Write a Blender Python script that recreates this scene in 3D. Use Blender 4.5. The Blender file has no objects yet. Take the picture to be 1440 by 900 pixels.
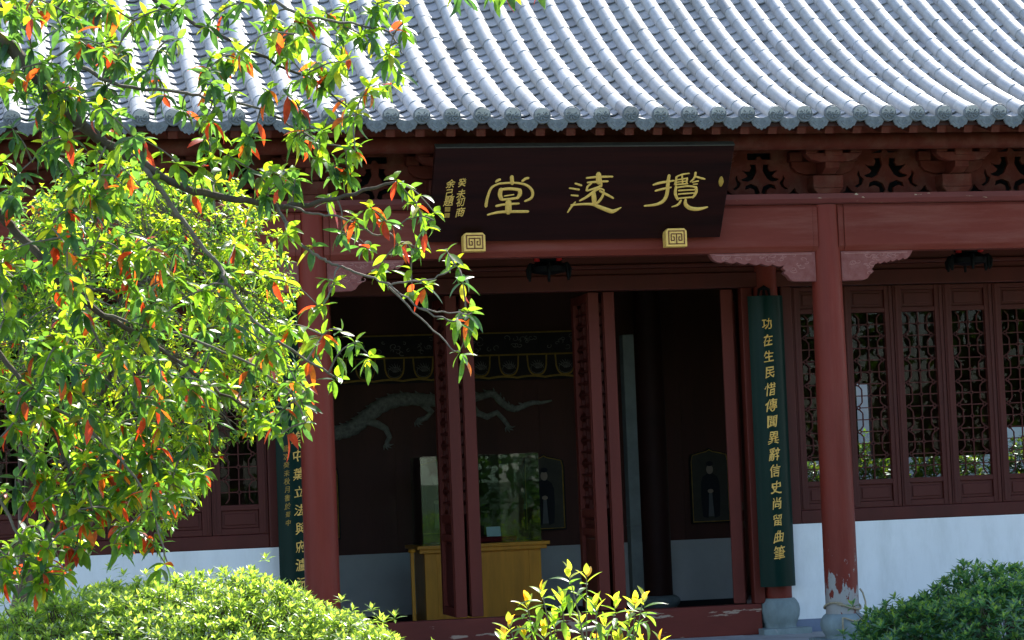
import bpy, bmesh, math, random
from mathutils import Vector, Matrix, noise
import numpy as np

# ------------------------------------------------------------------ camera
S = bpy.context.scene
COL = S.collection
CP = (-5.1315, -20.936, 1.6489)
YAW, PITCH, ROLL, FPX = 0.213, 0.0657, -0.0391, 3349.6
fw = Vector((math.sin(YAW)*math.cos(PITCH), math.cos(YAW)*math.cos(PITCH), math.sin(PITCH)))
r0 = Vector((math.cos(YAW), -math.sin(YAW), 0)); u0 = r0.cross(fw)
rr = r0*math.cos(ROLL) + u0*math.sin(ROLL)
uu = -r0*math.sin(ROLL) + u0*math.cos(ROLL)
cd = bpy.data.cameras.new('camera'); cam = bpy.data.objects.new('camera', cd); COL.objects.link(cam)
cam.matrix_world = Matrix(((rr.x, uu.x, -fw.x, CP[0]), (rr.y, uu.y, -fw.y, CP[1]), (rr.z, uu.z, -fw.z, CP[2]), (0, 0, 0, 1)))
cd.sensor_width = 36.0; cd.lens = FPX/1440*36; cd.clip_start = 0.1; cd.clip_end = 3000
S.camera = cam

# ------------------------------------------------------------------ light
SUN_AZ, SUN_EL = 32.0, 49.0            # azimuth from +Y towards +X: behind the hall, to the right
W = bpy.data.worlds.new('World'); S.world = W; W.use_nodes = True
nt = W.node_tree; bg = nt.nodes['Background']
sky = nt.nodes.new('ShaderNodeTexSky'); sky.sky_type = 'NISHITA'; sky.sun_disc = False
sky.sun_elevation = math.radians(SUN_EL); sky.sun_rotation = math.radians(SUN_AZ)
sky.air_density = 1.0; sky.dust_density = 1.0; sky.ozone_density = 1.5
nt.links.new(sky.outputs[0], bg.inputs[0]); bg.inputs[1].default_value = 0.15
sl = bpy.data.lights.new('sun', 'SUN'); so = bpy.data.objects.new('sun', sl); COL.objects.link(so)
sl.energy = 3.9; sl.angle = math.radians(0.5); sl.color = (1.0, 0.95, 0.87)
sd = Vector((math.sin(math.radians(SUN_AZ))*math.cos(math.radians(SUN_EL)), math.cos(math.radians(SUN_AZ))*math.cos(math.radians(SUN_EL)), math.sin(math.radians(SUN_EL))))
so.rotation_euler = sd.to_track_quat('Z', 'Y').to_euler(); so.location = (10, 20, 30)
S.view_settings.view_transform = 'Standard'; S.view_settings.look = 'None'
S.view_settings.exposure = 1.62; S.view_settings.gamma = 1.0; S.view_settings.use_curve_mapping = False
S.render.engine = 'CYCLES'
S.cycles.max_bounces = 10; S.cycles.transparent_max_bounces = 12; S.cycles.diffuse_bounces = 5
S.cycles.sample_clamp_indirect = 6.0
S.cycles.use_denoising = True

rnd = random.Random(7)
D = 1.84                                # the door wall stands this far behind the front columns

def at(px, py, Y):
    """Point of the line of sight through photo pixel (px, py) on the upright plane at depth Y."""
    v = fw + rr*((px-720)/FPX) + uu*((450-py)/FPX)
    t = (Y-CP[1])/v.y
    return Vector(CP) + v*t

# ------------------------------------------------------------------ mesh helpers
class MB:
    def __init__(self): self.v = []; self.f = []; self.c = []
    def add(self, vs, fs, col=None):
        b = len(self.v); self.v.extend([tuple(p) for p in vs]); self.f.extend([tuple(i+b for i in f) for f in fs])
        if col is not None: self.c.extend([col]*len(vs))
        return self
    def box(self, x0, x1, y0, y1, z0, z1, taper=0.0):
        t = taper
        return self.add([(x0+t, y0+t, z0), (x1-t, y0+t, z0), (x1-t, y1-t, z0), (x0+t, y1-t, z0), (x0, y0, z1), (x1, y0, z1), (x1, y1, z1), (x0, y1, z1)],
                 [(3, 2, 1, 0), (4, 5, 6, 7), (0, 1, 5, 4), (1, 2, 6, 5), (2, 3, 7, 6), (3, 0, 4, 7)])
    def prism(self, poly, a0, a1, axis='y'):
        """poly in the two other axes, extruded from a0 to a1 along axis; poly is convex or simple."""
        n = len(poly)
        def P(p, a):
            return (p[0], a, p[1]) if axis == 'y' else (a, p[0], p[1]) if axis == 'x' else (p[0], p[1], a)
        vs = [P(p, a0) for p in poly]+[P(p, a1) for p in poly]
        fs = [tuple(range(n)), tuple(range(2*n-1, n-1, -1))]
        fs += [(i, i+n, (i+1) % n+n, (i+1) % n) for i in range(n)]
        return self.add(vs, fs)
    def lathe(self, prof, c=(0, 0, 0), n=32):
        vs = []; fs = []
        for (r, z) in prof:
            for k in range(n):
                a = 2*math.pi*k/n; vs.append((c[0]+r*math.cos(a), c[1]+r*math.sin(a), c[2]+z))
        for j in range(len(prof)-1):
            for k in range(n):
                k2 = (k+1) % n; fs.append((j*n+k, j*n+k2, (j+1)*n+k2, (j+1)*n+k))
        fs.append(tuple(range(n-1, -1, -1))); fs.append(tuple(range((len(prof)-1)*n, len(prof)*n)))
        return self.add(vs, fs)
    def tube(self, path, rad, n=8, flat=1.0, up=(0, 0, 1), caps=True):
        """round tube along path; flat squeezes it along the second frame axis (kept nearest to up)."""
        P = [Vector(p) for p in path]; m = len(P)
        R = rad if hasattr(rad, '__len__') else [rad]*m
        vs = []; fs = []; prev = None
        for i in range(m):
            t = (P[min(i+1, m-1)]-P[max(i-1, 0)])
            t = t.normalized() if t.length > 1e-9 else Vector((0, 0, 1))
            if flat != 1.0 or prev is None:
                q = Vector(up) if abs(t.dot(Vector(up))) < .98 else Vector((1, 0.1, 0))
            else: q = prev
            b = q - t*q.dot(t); b.normalize(); a = t.cross(b); prev = b
            for k in range(n):
                th = 2*math.pi*k/n
                vs.append(P[i]+a*(R[i]*math.cos(th))+b*(R[i]*flat*math.sin(th)))
        for i in range(m-1):
            for k in range(n):
                k2 = (k+1) % n; fs.append((i*n+k, i*n+k2, (i+1)*n+k2, (i+1)*n+k))
        if caps:
            fs.append(tuple(range(n-1, -1, -1))); fs.append(tuple(range((m-1)*n, m*n)))
        return self.add(vs, fs)
    def bar(self, p, q, w, d, nrm=(0, 1, 0)):
        """square bar from p to q, w wide in the plane whose normal is nrm, d deep along nrm."""
        p = Vector(p); q = Vector(q); t = (q-p).normalized(); nv = Vector(nrm); s = t.cross(nv).normalized()
        vs = []
        for e in (p, q):
            for (a, b) in ((-1, -1), (1, -1), (1, 1), (-1, 1)): vs.append(e+s*(a*w/2)+nv*(b*d/2))
        return self.add(vs, [(3, 2, 1, 0), (4, 5, 6, 7), (0, 1, 5, 4), (1, 2, 6, 5), (2, 3, 7, 6), (3, 0, 4, 7)])
    def merge(self, mesh, M=None):
        vs = [(M @ v.co) if M is not None else v.co.copy() for v in mesh.vertices]
        return self.add(vs, [tuple(p.vertices) for p in mesh.polygons])

def root_offset(parent):
    p = parent
    while p.parent is not None: p = p.parent
    return p

def build(name, mb, mat, parent=None, smooth=None, bevel=0.0):
    me = bpy.data.meshes.new(name)
    me.from_pydata(mb.v, [], mb.f); me.validate()
    bm = bmesh.new(); bm.from_mesh(me); bmesh.ops.recalc_face_normals(bm, faces=bm.faces); bm.to_mesh(me); bm.free()
    return link(name, me, mat, parent, smooth, bevel)

def link(name, me, mat, parent=None, smooth=None, bevel=0.0):
    me.materials.clear(); me.materials.append(mat)
    if smooth is not None:
        me.polygons.foreach_set('use_smooth', [True]*len(me.polygons))
        if smooth < 179: me.set_sharp_from_angle(angle=math.radians(smooth))
    o = bpy.data.objects.new(name, me); COL.objects.link(o)
    if parent is not None:
        o.parent = parent
        if parent.type == 'EMPTY': o.location = -parent.location
    if bevel:
        m = o.modifiers.new('edge', 'BEVEL'); m.width = bevel; m.segments = 2; m.limit_method = 'ANGLE'; m.angle_limit = math.radians(40)
    return o

def leafmesh(name, mb, mat, parent):
    me = bpy.data.meshes.new(name); me.from_pydata(mb.v, [], mb.f)
    at_ = me.color_attributes.new('tint', 'FLOAT_COLOR', 'POINT')
    at_.data.foreach_set('color', np.array([c+(1.0,) for c in mb.c], dtype=np.float32).ravel())
    me.polygons.foreach_set('use_smooth', [True]*len(me.polygons))
    return link(name, me, mat, parent)

def thing(name, label, cat, loc=(0, 0, 0), group=None):
    o = bpy.data.objects.new(name, None); COL.objects.link(o); o.location = loc; o.empty_display_size = .2
    o['label'] = label; o['category'] = cat
    if group: o['group'] = group
    return o
def tag(o, label, cat, group=None, kind=None):
    if label: o['label'] = label
    if cat: o['category'] = cat
    if group: o['group'] = group
    if kind: o['kind'] = kind
    return o
def copy_tree(o, parent, dx=0, dy=0, dz=0):
    c = o.copy(); COL.objects.link(c)
    if parent is not None: c.parent = parent
    c.location = c.location + Vector((dx, dy, dz))
    for ch in list(o.children): copy_tree(ch, c)
    return c

def flat_shape(splines, depth, bevel=0.0):
    """filled outline with holes in x-z, depth thick along y (front towards -y). Returns mesh."""
    cu = bpy.data.curves.new('outline', 'CURVE'); cu.dimensions = '2D'; cu.fill_mode = 'BOTH'
    for pts in splines:
        s = cu.splines.new('POLY'); s.points.add(len(pts)-1); s.use_cyclic_u = True
        for p, q in zip(s.points, pts): p.co = (q[0], q[1], 0, 1)
    cu.extrude = depth/2; cu.bevel_depth = bevel; cu.bevel_resolution = 1
    o = bpy.data.objects.new('outline', cu); COL.objects.link(o)
    me = bpy.data.meshes.new_from_object(o.evaluated_get(bpy.context.evaluated_depsgraph_get()))
    bpy.data.objects.remove(o); bpy.data.curves.remove(cu)
    me.transform(Matrix.Rotation(math.radians(90), 4, 'X'))
    return me

def text_shape(s, size, depth=0.004, bold=0.0, shear=0.0):
    cu = bpy.data.curves.new('writing', 'FONT'); cu.body = s; cu.size = size; cu.extrude = depth/2; cu.shear = shear
    cu.align_x = 'CENTER'; cu.align_y = 'CENTER'; cu.resolution_u = 4
    o = bpy.data.objects.new('writing', cu); COL.objects.link(o)
    me = bpy.data.meshes.new_from_object(o.evaluated_get(bpy.context.evaluated_depsgraph_get()))
    bpy.data.objects.remove(o); bpy.data.curves.remove(cu)
    if bold:
        src = [(v.co.copy()) for v in me.vertices]; fc = [tuple(p.vertices) for p in me.polygons]; q = MB()
        for (dx, dy, dz) in ((0, 0, 0), (bold, bold*.4, .0004), (-bold, -bold*.3, .0008), (bold*.3, -bold, .0012)): q.add([(v.x+dx, v.y+dy, v.z+dz) for v in src], fc)
        bpy.data.meshes.remove(me); me = bpy.data.meshes.new('writing'); me.from_pydata(q.v, [], q.f)
    # centre on its own box
    if len(me.vertices):
        xs = [v.co.x for v in me.vertices]; ys = [v.co.y for v in me.vertices]
        me.transform(Matrix.Translation((-(min(xs)+max(xs))/2, -(min(ys)+max(ys))/2, 0)))
    me.transform(Matrix.Rotation(math.radians(90), 4, 'X'))
    return me

# ------------------------------------------------------------------ materials
def lin(h): return tuple(h)
def material(name, col, rough=.6, var=.25, scale=6.0, stretch=(1, 1, 1), bump=.15, bscale=60, spec=.28, patch=None, patch_col=(.3, .28, .25), patch_scale=(5, 5, 5), patch_level=.68, zfade=None, col2=None, metallic=0.0, bstretch=None, dust=None, tone=False):
    m = bpy.data.materials.new(name); m.use_nodes = True; n = m.node_tree; L = n.links; N = n.nodes.new
    b = n.nodes['Principled BSDF']; b.inputs['Roughness'].default_value = rough; b.inputs['Specular IOR Level'].default_value = spec; b.inputs['Metallic'].default_value = metallic
    tc = N('ShaderNodeTexCoord'); mp = N('ShaderNodeMapping'); mp.inputs['Scale'].default_value = stretch; L.new(tc.outputs['Object'], mp.inputs[0])
    nz = N('ShaderNodeTexNoise'); nz.inputs['Scale'].default_value = scale; nz.inputs['Detail'].default_value = 6; nz.inputs['Roughness'].default_value = .65; L.new(mp.outputs[0], nz.inputs[0])
    cr = N('ShaderNodeValToRGB'); L.new(nz.outputs[0], cr.inputs[0])
    c2 = col2 or tuple(c*(1+var) for c in col)
    cr.color_ramp.elements[0].position = .3; cr.color_ramp.elements[0].color = tuple(c*(1-var) for c in col)+(1,)
    cr.color_ramp.elements[1].position = .7; cr.color_ramp.elements[1].color = c2+(1,)
    out = cr.outputs[0]
    if patch:
        mp2 = N('ShaderNodeMapping'); mp2.inputs['Scale'].default_value = patch_scale; L.new(tc.outputs['Object'], mp2.inputs[0])
        n2 = N('ShaderNodeTexNoise'); n2.inputs['Scale'].default_value = 1; n2.inputs['Detail'].default_value = 8; n2.inputs['Roughness'].default_value = .6; L.new(mp2.outputs[0], n2.inputs[0])
        val = n2.outputs[0]
        if zfade:   # wear grows towards z = zfade[0], gone at zfade[1]
            sx = N('ShaderNodeSeparateXYZ'); L.new(tc.outputs['Object'], sx.inputs[0])
            mr = N('ShaderNodeMapRange'); mr.inputs[1].default_value = zfade[0]; mr.inputs[2].default_value = zfade[1]; mr.inputs[3].default_value = zfade[2]; mr.inputs[4].default_value = zfade[3]
            L.new(sx.outputs[2], mr.inputs[0]); ad = N('ShaderNodeMath'); ad.operation = 'ADD'; L.new(val, ad.inputs[0]); L.new(mr.outputs[0], ad.inputs[1]); val = ad.outputs[0]
        st = N('ShaderNodeMapRange'); st.inputs[1].default_value = patch_level; st.inputs[2].default_value = patch_level+.015; L.new(val, st.inputs[0])
        mx = N('ShaderNodeMix'); mx.data_type = 'RGBA'; L.new(st.outputs[0], mx.inputs[0]); L.new(out, mx.inputs[6]); mx.inputs[7].default_value = patch_col+(1,); out = mx.outputs[2]
    if dust:        # (colour, stretch, scale, most)
        mp4 = N('ShaderNodeMapping'); mp4.inputs['Scale'].default_value = dust[1]; mp4.inputs['Location'].default_value = (3.7, 1.3, 5.1); L.new(tc.outputs['Object'], mp4.inputs[0])
        n4 = N('ShaderNodeTexNoise'); n4.inputs['Scale'].default_value = dust[2]; n4.inputs['Detail'].default_value = 9; n4.inputs['Roughness'].default_value = .72; L.new(mp4.outputs[0], n4.inputs[0])
        r4 = N('ShaderNodeMapRange'); r4.inputs[1].default_value = .46; r4.inputs[2].default_value = .72; r4.inputs[3].default_value = 0; r4.inputs[4].default_value = dust[3]; L.new(n4.outputs[0], r4.inputs[0])
        m4 = N('ShaderNodeMix'); m4.data_type = 'RGBA'; L.new(r4.outputs[0], m4.inputs[0]); L.new(out, m4.inputs[6]); m4.inputs[7].default_value = dust[0]+(1,); out = m4.outputs[2]
    if tone:        # each tile its own shade
        a5 = N('ShaderNodeAttribute'); a5.attribute_name = 'tint'; m5 = N('ShaderNodeMix'); m5.data_type = 'RGBA'; m5.blend_type = 'MULTIPLY'; m5.inputs[0].default_value = 1
        L.new(out, m5.inputs[6]); L.new(a5.outputs['Color'], m5.inputs[7]); out = m5.outputs[2]
    L.new(out, b.inputs['Base Color'])
    if bump:
        mp3 = N('ShaderNodeMapping'); mp3.inputs['Scale'].default_value = bstretch or stretch; L.new(tc.outputs['Object'], mp3.inputs[0])
        n3 = N('ShaderNodeTexNoise'); n3.inputs['Scale'].default_value = bscale; n3.inputs['Detail'].default_value = 4; L.new(mp3.outputs[0], n3.inputs[0])
        bp = N('ShaderNodeBump'); bp.inputs['Strength'].default_value = bump; bp.inputs['Distance'].default_value = .01; L.new(n3.outputs[0], bp.inputs['Height']); L.new(bp.outputs[0], b.inputs['Normal'])
    return m

def glass_mat(name, tint=(.74, .78, .77), ior=1.2, rough=.01):
    m = bpy.data.materials.new(name); m.use_nodes = True; n = m.node_tree; n.nodes.clear(); N = n.nodes.new; L = n.links
    o = N('ShaderNodeOutputMaterial'); tr = N('ShaderNodeBsdfTransparent'); tr.inputs[0].default_value = tint+(1,)
    gl = N('ShaderNodeBsdfGlossy'); gl.inputs['Roughness'].default_value = rough
    fr = N('ShaderNodeFresnel'); fr.inputs[0].default_value = ior
    mx = N('ShaderNodeMixShader'); L.new(fr.outputs[0], mx.inputs[0]); L.new(tr.outputs[0], mx.inputs[1]); L.new(gl.outputs[0], mx.inputs[2]); L.new(mx.outputs[0], o.inputs[0])
    return m

def leaf_mat(name, trans=.5, rough=.32, boost=(2.2, 2.0, .9), spec=.5):
    m = bpy.data.materials.new(name); m.use_nodes = True; n = m.node_tree; L = n.links; N = n.nodes.new
    b = n.nodes['Principled BSDF']; o = n.nodes['Material Output']
    a = N('ShaderNodeAttribute'); a.attribute_name = 'tint'
    nz = N('ShaderNodeTexNoise'); nz.inputs['Scale'].default_value = 45; tc = N('ShaderNodeTexCoord'); L.new(tc.outputs['Object'], nz.inputs[0])
    mr = N('ShaderNodeMapRange'); mr.inputs[1].default_value = .3; mr.inputs[2].default_value = .7; mr.inputs[3].default_value = .75; mr.inputs[4].default_value = 1.25; L.new(nz.outputs[0], mr.inputs[0])
    vm = N('ShaderNodeVectorMath'); vm.operation = 'SCALE'; L.new(a.outputs['Color'], vm.inputs[0]); L.new(mr.outputs[0], vm.inputs['Scale'])
    L.new(vm.outputs[0], b.inputs['Base Color']); b.inputs['Roughness'].default_value = rough; b.inputs['Specular IOR Level'].default_value = spec
    v2 = N('ShaderNodeVectorMath'); v2.operation = 'MULTIPLY'; v2.inputs[1].default_value = boost; L.new(vm.outputs[0], v2.inputs[0])
    t = N('ShaderNodeBsdfTranslucent'); L.new(v2.outputs[0], t.inputs[0])
    mx = N('ShaderNodeMixShader'); mx.inputs[0].default_value = trans; L.new(b.outputs[0], mx.inputs[1]); L.new(t.outputs[0], mx.inputs[2]); L.new(mx.outputs[0], o.inputs[0])
    return m

M = {}
M['tile'] = material('roof tile', (.355, .36, .37), .58, .16, 9, bump=.25, bscale=45, spec=.35, dust=((.22, .225, .2), (2, .5, .5), 2.5, .45), tone=True)
M['tile_end'] = material('tile end', (.14, .15, .155), .75, .3, 14, bump=.5, bscale=60)
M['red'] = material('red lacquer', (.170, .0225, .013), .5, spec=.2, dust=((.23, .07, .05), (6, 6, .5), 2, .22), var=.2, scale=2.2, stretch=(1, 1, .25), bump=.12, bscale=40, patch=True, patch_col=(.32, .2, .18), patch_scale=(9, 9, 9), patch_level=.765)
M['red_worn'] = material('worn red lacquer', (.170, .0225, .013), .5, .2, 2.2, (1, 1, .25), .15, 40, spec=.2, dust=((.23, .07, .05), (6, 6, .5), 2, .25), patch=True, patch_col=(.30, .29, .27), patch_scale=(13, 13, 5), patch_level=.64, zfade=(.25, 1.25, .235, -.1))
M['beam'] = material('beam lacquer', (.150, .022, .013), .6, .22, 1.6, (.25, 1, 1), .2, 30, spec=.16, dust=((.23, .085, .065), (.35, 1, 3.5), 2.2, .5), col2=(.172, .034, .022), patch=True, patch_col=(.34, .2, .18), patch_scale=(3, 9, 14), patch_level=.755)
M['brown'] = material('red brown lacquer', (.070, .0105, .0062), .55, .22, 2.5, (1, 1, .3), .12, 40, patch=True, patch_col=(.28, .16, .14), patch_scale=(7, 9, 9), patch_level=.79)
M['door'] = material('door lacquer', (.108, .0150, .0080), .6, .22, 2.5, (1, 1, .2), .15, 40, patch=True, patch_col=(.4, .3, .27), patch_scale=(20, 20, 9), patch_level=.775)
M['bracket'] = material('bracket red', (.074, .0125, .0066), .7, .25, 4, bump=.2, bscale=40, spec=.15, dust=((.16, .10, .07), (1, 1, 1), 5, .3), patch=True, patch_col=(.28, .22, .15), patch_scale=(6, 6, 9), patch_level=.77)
M['dark'] = material('dark timber', (.032, .009, .0065), .65, .25, 3, (.3, 1, 1), .15, 30)
M['void'] = material('dark boarding', (.012, .012, .014), .8, .2, 3)
M['threshold'] = material('threshold paint', (.125, .020, .012), .6, .2, 2.5, (.4, 1, 1), .15, 30, patch=True, patch_col=(.33, .23, .17), patch_scale=(1.6, 5, 11), patch_level=.60)
M['white'] = material('white plaster', (.83, .83, .82), .9, .04, 1.3, bump=.12, bscale=14, dust=((.60, .60, .57), (2.2, 1, .6), 1.6, .5), patch=True, patch_col=(.70, .69, .67), patch_scale=(3.2, 2, 6), patch_level=.72)
M['dado'] = material('grey blue dado', (.50, .50, .49), .8, .1, 1.5, bump=.06, patch=True, patch_col=(.36, .37, .37), patch_scale=(4, 4, 5), patch_level=.72)
M['skirt'] = material('blue grey skirting', (.16, .19, .26), .8, .15, 3)
M['stone'] = material('grey stone', (.20, .245, .245), .75, .25, 7, (1, 1, .6), .3, 30, patch=True, patch_col=(.3, .31, .3), patch_scale=(9, 9, 7), patch_level=.68)
M['paving'] = material('terrace paving', (.36, .35, .34), .85, .25, 3, bump=.3, bscale=20)
M['path'] = material('path paving', (.50, .48, .44), .9, .2, 2, bump=.3, bscale=20)
M['soil'] = material('ground soil', (.10, .085, .05), .95, .4, 3, bump=.6, bscale=18, col2=(.07, .11, .035))
M['plaque'] = material('dark plaque lacquer', (.012, .0055, .005), .4, .35, 4, (.15, 1, 3), .08, 30, spec=.07, col2=(.024, .0062, .005))
M['gold'] = material('old gilding', (.66, .42, .10), .5, .15, 30, bump=.3, bscale=90, metallic=0)
M['gold_bright'] = material('gilding', (.76, .46, .11), .5, .15, 30, bump=.2, bscale=70, metallic=0)
M['gold_dim'] = material('dull gold paint', (.36, .22, .04), .6, .3, 20)
M['fret'] = material('dark fret line', (.11, .025, .015), .7, .2, 10)
M['green'] = material('green black lacquer', (.0035, .020, .0155), .3, .2, 3, (1, 1, .3), .03, 15, spec=.09)
M['iron'] = material('black iron', (.004, .0045, .005), .6, .3, 8, bump=.2, spec=.08)
M['tassel_red'] = material('red tassel', (.4, .012, .012), .6, .2, 10)  # plain red colour, gives off no light
M['plinth'] = material('yellow varnished wood', (.68, .29, .026), .42, .18, 3, (3, 3, .4), .06, 30)
M['relief'] = material('grey green relief', (.18, .18, .16), .7, .5, 22, bump=.3, bscale=30)
M['frieze'] = material('frieze ground', (.020, .014, .016), .7, .3, 8)
M['frieze_line'] = material('frieze ornament', (.17, .16, .15), .7, .4, 30)
M['inner_wall'] = material('brown boarded wall', (.070, .021, .014), .6, .2, 2, (2, 1, .3), .1, 30)
M['canvas'] = material('picture ground', (.05, .043, .03), .6, .2, 5)
M['robe'] = material('dark robe', (.012, .012, .016), .7, .2, 9)
M['skin'] = material('painted face', (.32, .24, .18), .7, .1, 9)
M['robe_light'] = material('grey robe trim', (.12, .12, .12), .7, .1, 9)
M['card'] = material('white card', (.7, .75, .8), .7, .03, 9)
M['carving'] = material('carving highlights', (.30, .13, .11), .7, .2, 14)
M['redcloth'] = material('crimson cloth', (.16, .006, .012), .85, .15, 20, bump=.3)
M['rope'] = material('straw rope', (.34, .28, .18), .9, .3, 40, bump=.6, bscale=120)
M['bark'] = material('bark', (.085, .065, .048), .9, .4, 14, (1, 1, .5), .8, 40)
M['twig'] = material('twig bark', (.16, .13, .10), .75, .4, 20, bump=.4, bscale=60)
M['pane'] = glass_mat('window glass')
M['case_glass'] = glass_mat('case glass', (.84, .92, .89), 1.4)
M['leaf'] = leaf_mat('broad leaf', .6, .34, (4.3, 3.8, 1.2), .6)
M['redleaf'] = leaf_mat('red leaf', .6, .4, (2.3, 2.2, 1.4))
M['bushleaf'] = leaf_mat('bush leaf', .52, .34, (3.5, 3.15, 1.3), .6)
# ================================================================== ground
g = MB(); g.add([(-900, -900, -.36), (900, -900, -.36), (900, 900, -.36), (-900, 900, -.36)], [(0, 1, 2, 3)])
tag(build('ground', g, M['soil']), 'dark garden soil around the hall', 'ground', kind='structure')
g = MB(); g.add([(-30, -6.1, -.352), (40, -6.1, -.352), (40, -1.36, -.352), (-30, -1.36, -.352)], [(0, 1, 2, 3)])
g.add([(.2, -30, -.348), (1.2, -30, -.348), (1.2, -6.1, -.348), (.2, -6.1, -.348)], [(0, 1, 2, 3)])
tag(build('path', g, M['path']), 'pale paved garden path in front of the hall', 'path', kind='structure')  # unseen paving, widened and paled to bounce sunlight onto the hall front
g = MB()
for i in range(26):
    x = -13+i
    for (ya, yb) in ((-1.35, -.72), (-.717, .3), (.303, 1.55), (1.553, 3.2)): g.box(x+.003, x+.997, ya, yb, -.36, 0.0 if (i % 3) else -.003)
tag(build('stone_terrace', g, M['paving'], bevel=.006), 'grey stone slab terrace the red hall stands on', 'terrace', kind='structure')

# ================================================================== the hall
hall = thing('timber_hall', 'old red timber hall with grey tiled roof and open central doorway', 'hall')
PX, X0, RY, RZ = .2645, -2.0703, -1.0, 4.762       # tile pitch, first tile, eave line
KS = list(range(-30, 47))
RIDGE = 5.4
def roof_z(t): return RZ+.37*t+.055*t*t
def roof_tan(t):
    v = Vector((0, 1, .37+.11*t)); return v.normalized()
XA, XB = X0+PX*(KS[0]-.5), X0+PX*(KS[-1]+.5)
# arc-length table
ts = [i*RIDGE/400 for i in range(401)]; al = [0]
for i in range(400): al.append(al[-1]+math.hypot(ts[i+1]-ts[i], roof_z(ts[i+1])-roof_z(ts[i])))
def t_of(s):
    s = max(0, min(s, al[-1])); lo = np.searchsorted(al, s); lo = max(1, min(400, lo))
    f = (s-al[lo-1])/(al[lo]-al[lo-1]); return ts[lo-1]+f*(ts[lo]-ts[lo-1])
rf = MB()
NA = 9; R = .071
for k in KS:
    x = X0+PX*k+rnd.uniform(-.004, .004); s = -.02; tl = .29
    ph = rnd.uniform(-.05, .03); first = True
    while s < al[-1]-.02:
        e = min(s+tl+(ph if first else rnd.uniform(-.006, .006)), al[-1]); first = False
        dx = rnd.uniform(-.0035, .0035); dz = rnd.uniform(-.002, .004)
        rows = []
        for (ss, ra) in ((s, R+.0012), (s+.02, R+.0009), ((s+e)/2, R), (e+.004, R-.003)):
            t = t_of(ss) if ss > 0 else ss; T = roof_tan(max(t, 0)); nv = Vector((0, -T.z, T.y))
            c = Vector((x+dx, RY+t, (roof_z(t) if t > 0 else RZ+.37*t)+dz)); row = []
            for a in range(NA+1):
                th = math.radians(-28+236*a/NA); row.append(c+Vector((1, 0, 0))*(ra*math.cos(th))+nv*(ra*math.sin(th)))
            rows.append(row)
        vs = [p for row in rows for p in row]; n1 = NA+1; fs = []
        for j in range(3):
            for a in range(NA): fs.append((j*n1+a, j*n1+a+1, (j+1)*n1+a+1, (j+1)*n1+a))
        fs.append(tuple(range(NA, -1, -1)))
        q_ = rnd.gauss(1, .07)*(.72 if rnd.random() < .05 else 1); rf.add(vs, fs, (q_, q_, q_*rnd.uniform(.96, 1.0))); s = e
    # pan tiles between this tube and the next
    xc = x+PX/2; hw = .088; s = -.004
    while s < al[-1]-.05:
        e = s+.195; rows = []; dz = rnd.uniform(-.004, .004); tw = rnd.uniform(-.003, .003)
        for (ss, lift) in ((s, .017), (s, .005), (min(e+.03, al[-1]), -.005)):
            t = t_of(ss) if ss > 0 else ss; T = roof_tan(max(t, 0)); nv = Vector((0, -T.z, T.y))
            c = Vector((xc+tw, RY+t, (roof_z(t) if t > 0 else RZ+.37*t)))
            rows.append([c+Vector((hw*q, 0, 0))+nv*(-.062+.036*q*q+lift+dz) for q in (-1, -.6, -.2, .2, .6, 1)])
        rows = [rows[1], rows[0], rows[2]]
        vs = [p for row in rows for p in row]; fs = []
        for j in range(2):
            for a in range(5): fs.append((j*6+a, j*6+a+1, (j+1)*6+a+1, (j+1)*6+a))
        q_ = rnd.gauss(.93, .09); rf.add(vs, fs, (q_, q_, q_*rnd.uniform(.95, 1.0))); s = e
roof = build('roof', rf, M['tile'], hall, smooth=35)
ca = roof.data.color_attributes.new('tint', 'FLOAT_COLOR', 'POINT'); ca.data.foreach_set('color', np.array([c+(1.0,) for c in rf.c], dtype=np.float32).ravel())
# bedding, rear slope, ridge, gable ends
bd = MB()
prof = [(RY+.03, RZ-.075)]+[(RY+t, roof_z(t)-.085) for t in [i*RIDGE/12 for i in range(1, 13)]]
rear = [(2*(RY+RIDGE)-y, z+.05) for (y, z) in prof][::-1]
low = [(y, z-.05) for (y, z) in rear[::-1]][::1]
top = prof+rear[1:]
bot = [(y, z-.035) for (y, z) in top]
for j in range(len(top)-1):
    bd.prism([top[j], top[j+1], bot[j+1], bot[j]], XA-.05, XB+.05, 'x')
build('roof_board', bd, M['dark'], roof)
rg = MB(); yr = RY+RIDGE; zr = roof_z(RIDGE)
rg.box(XA-.1, XB+.1, yr-.12, yr+.12, zr-.1, zr+.45); rg.box(XA-.15, XB+.15, yr-.17, yr+.17, zr+.452, zr+.54)
build('ridge', rg, M['tile_end'], roof, bevel=.02)
# round tile ends and drip tiles
de = MB(); n = 28; rd = .0745
ring = lambda r, y, c=n: [(r*math.cos(2*math.pi*i/c), y, r*math.sin(2*math.pi*i/c)) for i in range(c)]
vs = ring(rd, .03)+ring(rd, -.008)+ring(rd*.95, -.014)+ring(rd*.86, -.014)+ring(rd*.82, -.004)+ring(.001, -.004)
fs = [(j*n+i, j*n+(i+1) % n, (j+1)*n+(i+1) % n, (j+1)*n+i) for j in range(5) for i in range(n)]; fs.append(tuple(range(n-1, -1, -1)))
de.add(vs, fs)
for i in range(8):
    a = i*math.pi/4; de.tube([(.018*math.cos(a), -.006, .018*math.sin(a)), (.04*math.cos(a+.25), -.009, .04*math.sin(a+.25)), (.05*math.cos(a+.6), -.006, .05*math.sin(a+.6))], [.007, .011, .006], 6, 1.0, (0, 1, 0))
de.lathe([(.001, -.012), (.012, -.008), (.014, 0)], (0, 0, 0), 10) if False else None
de.tube([(0, -.012, 0), (0, -.001, 0)], [.009, .013], 10)
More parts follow.
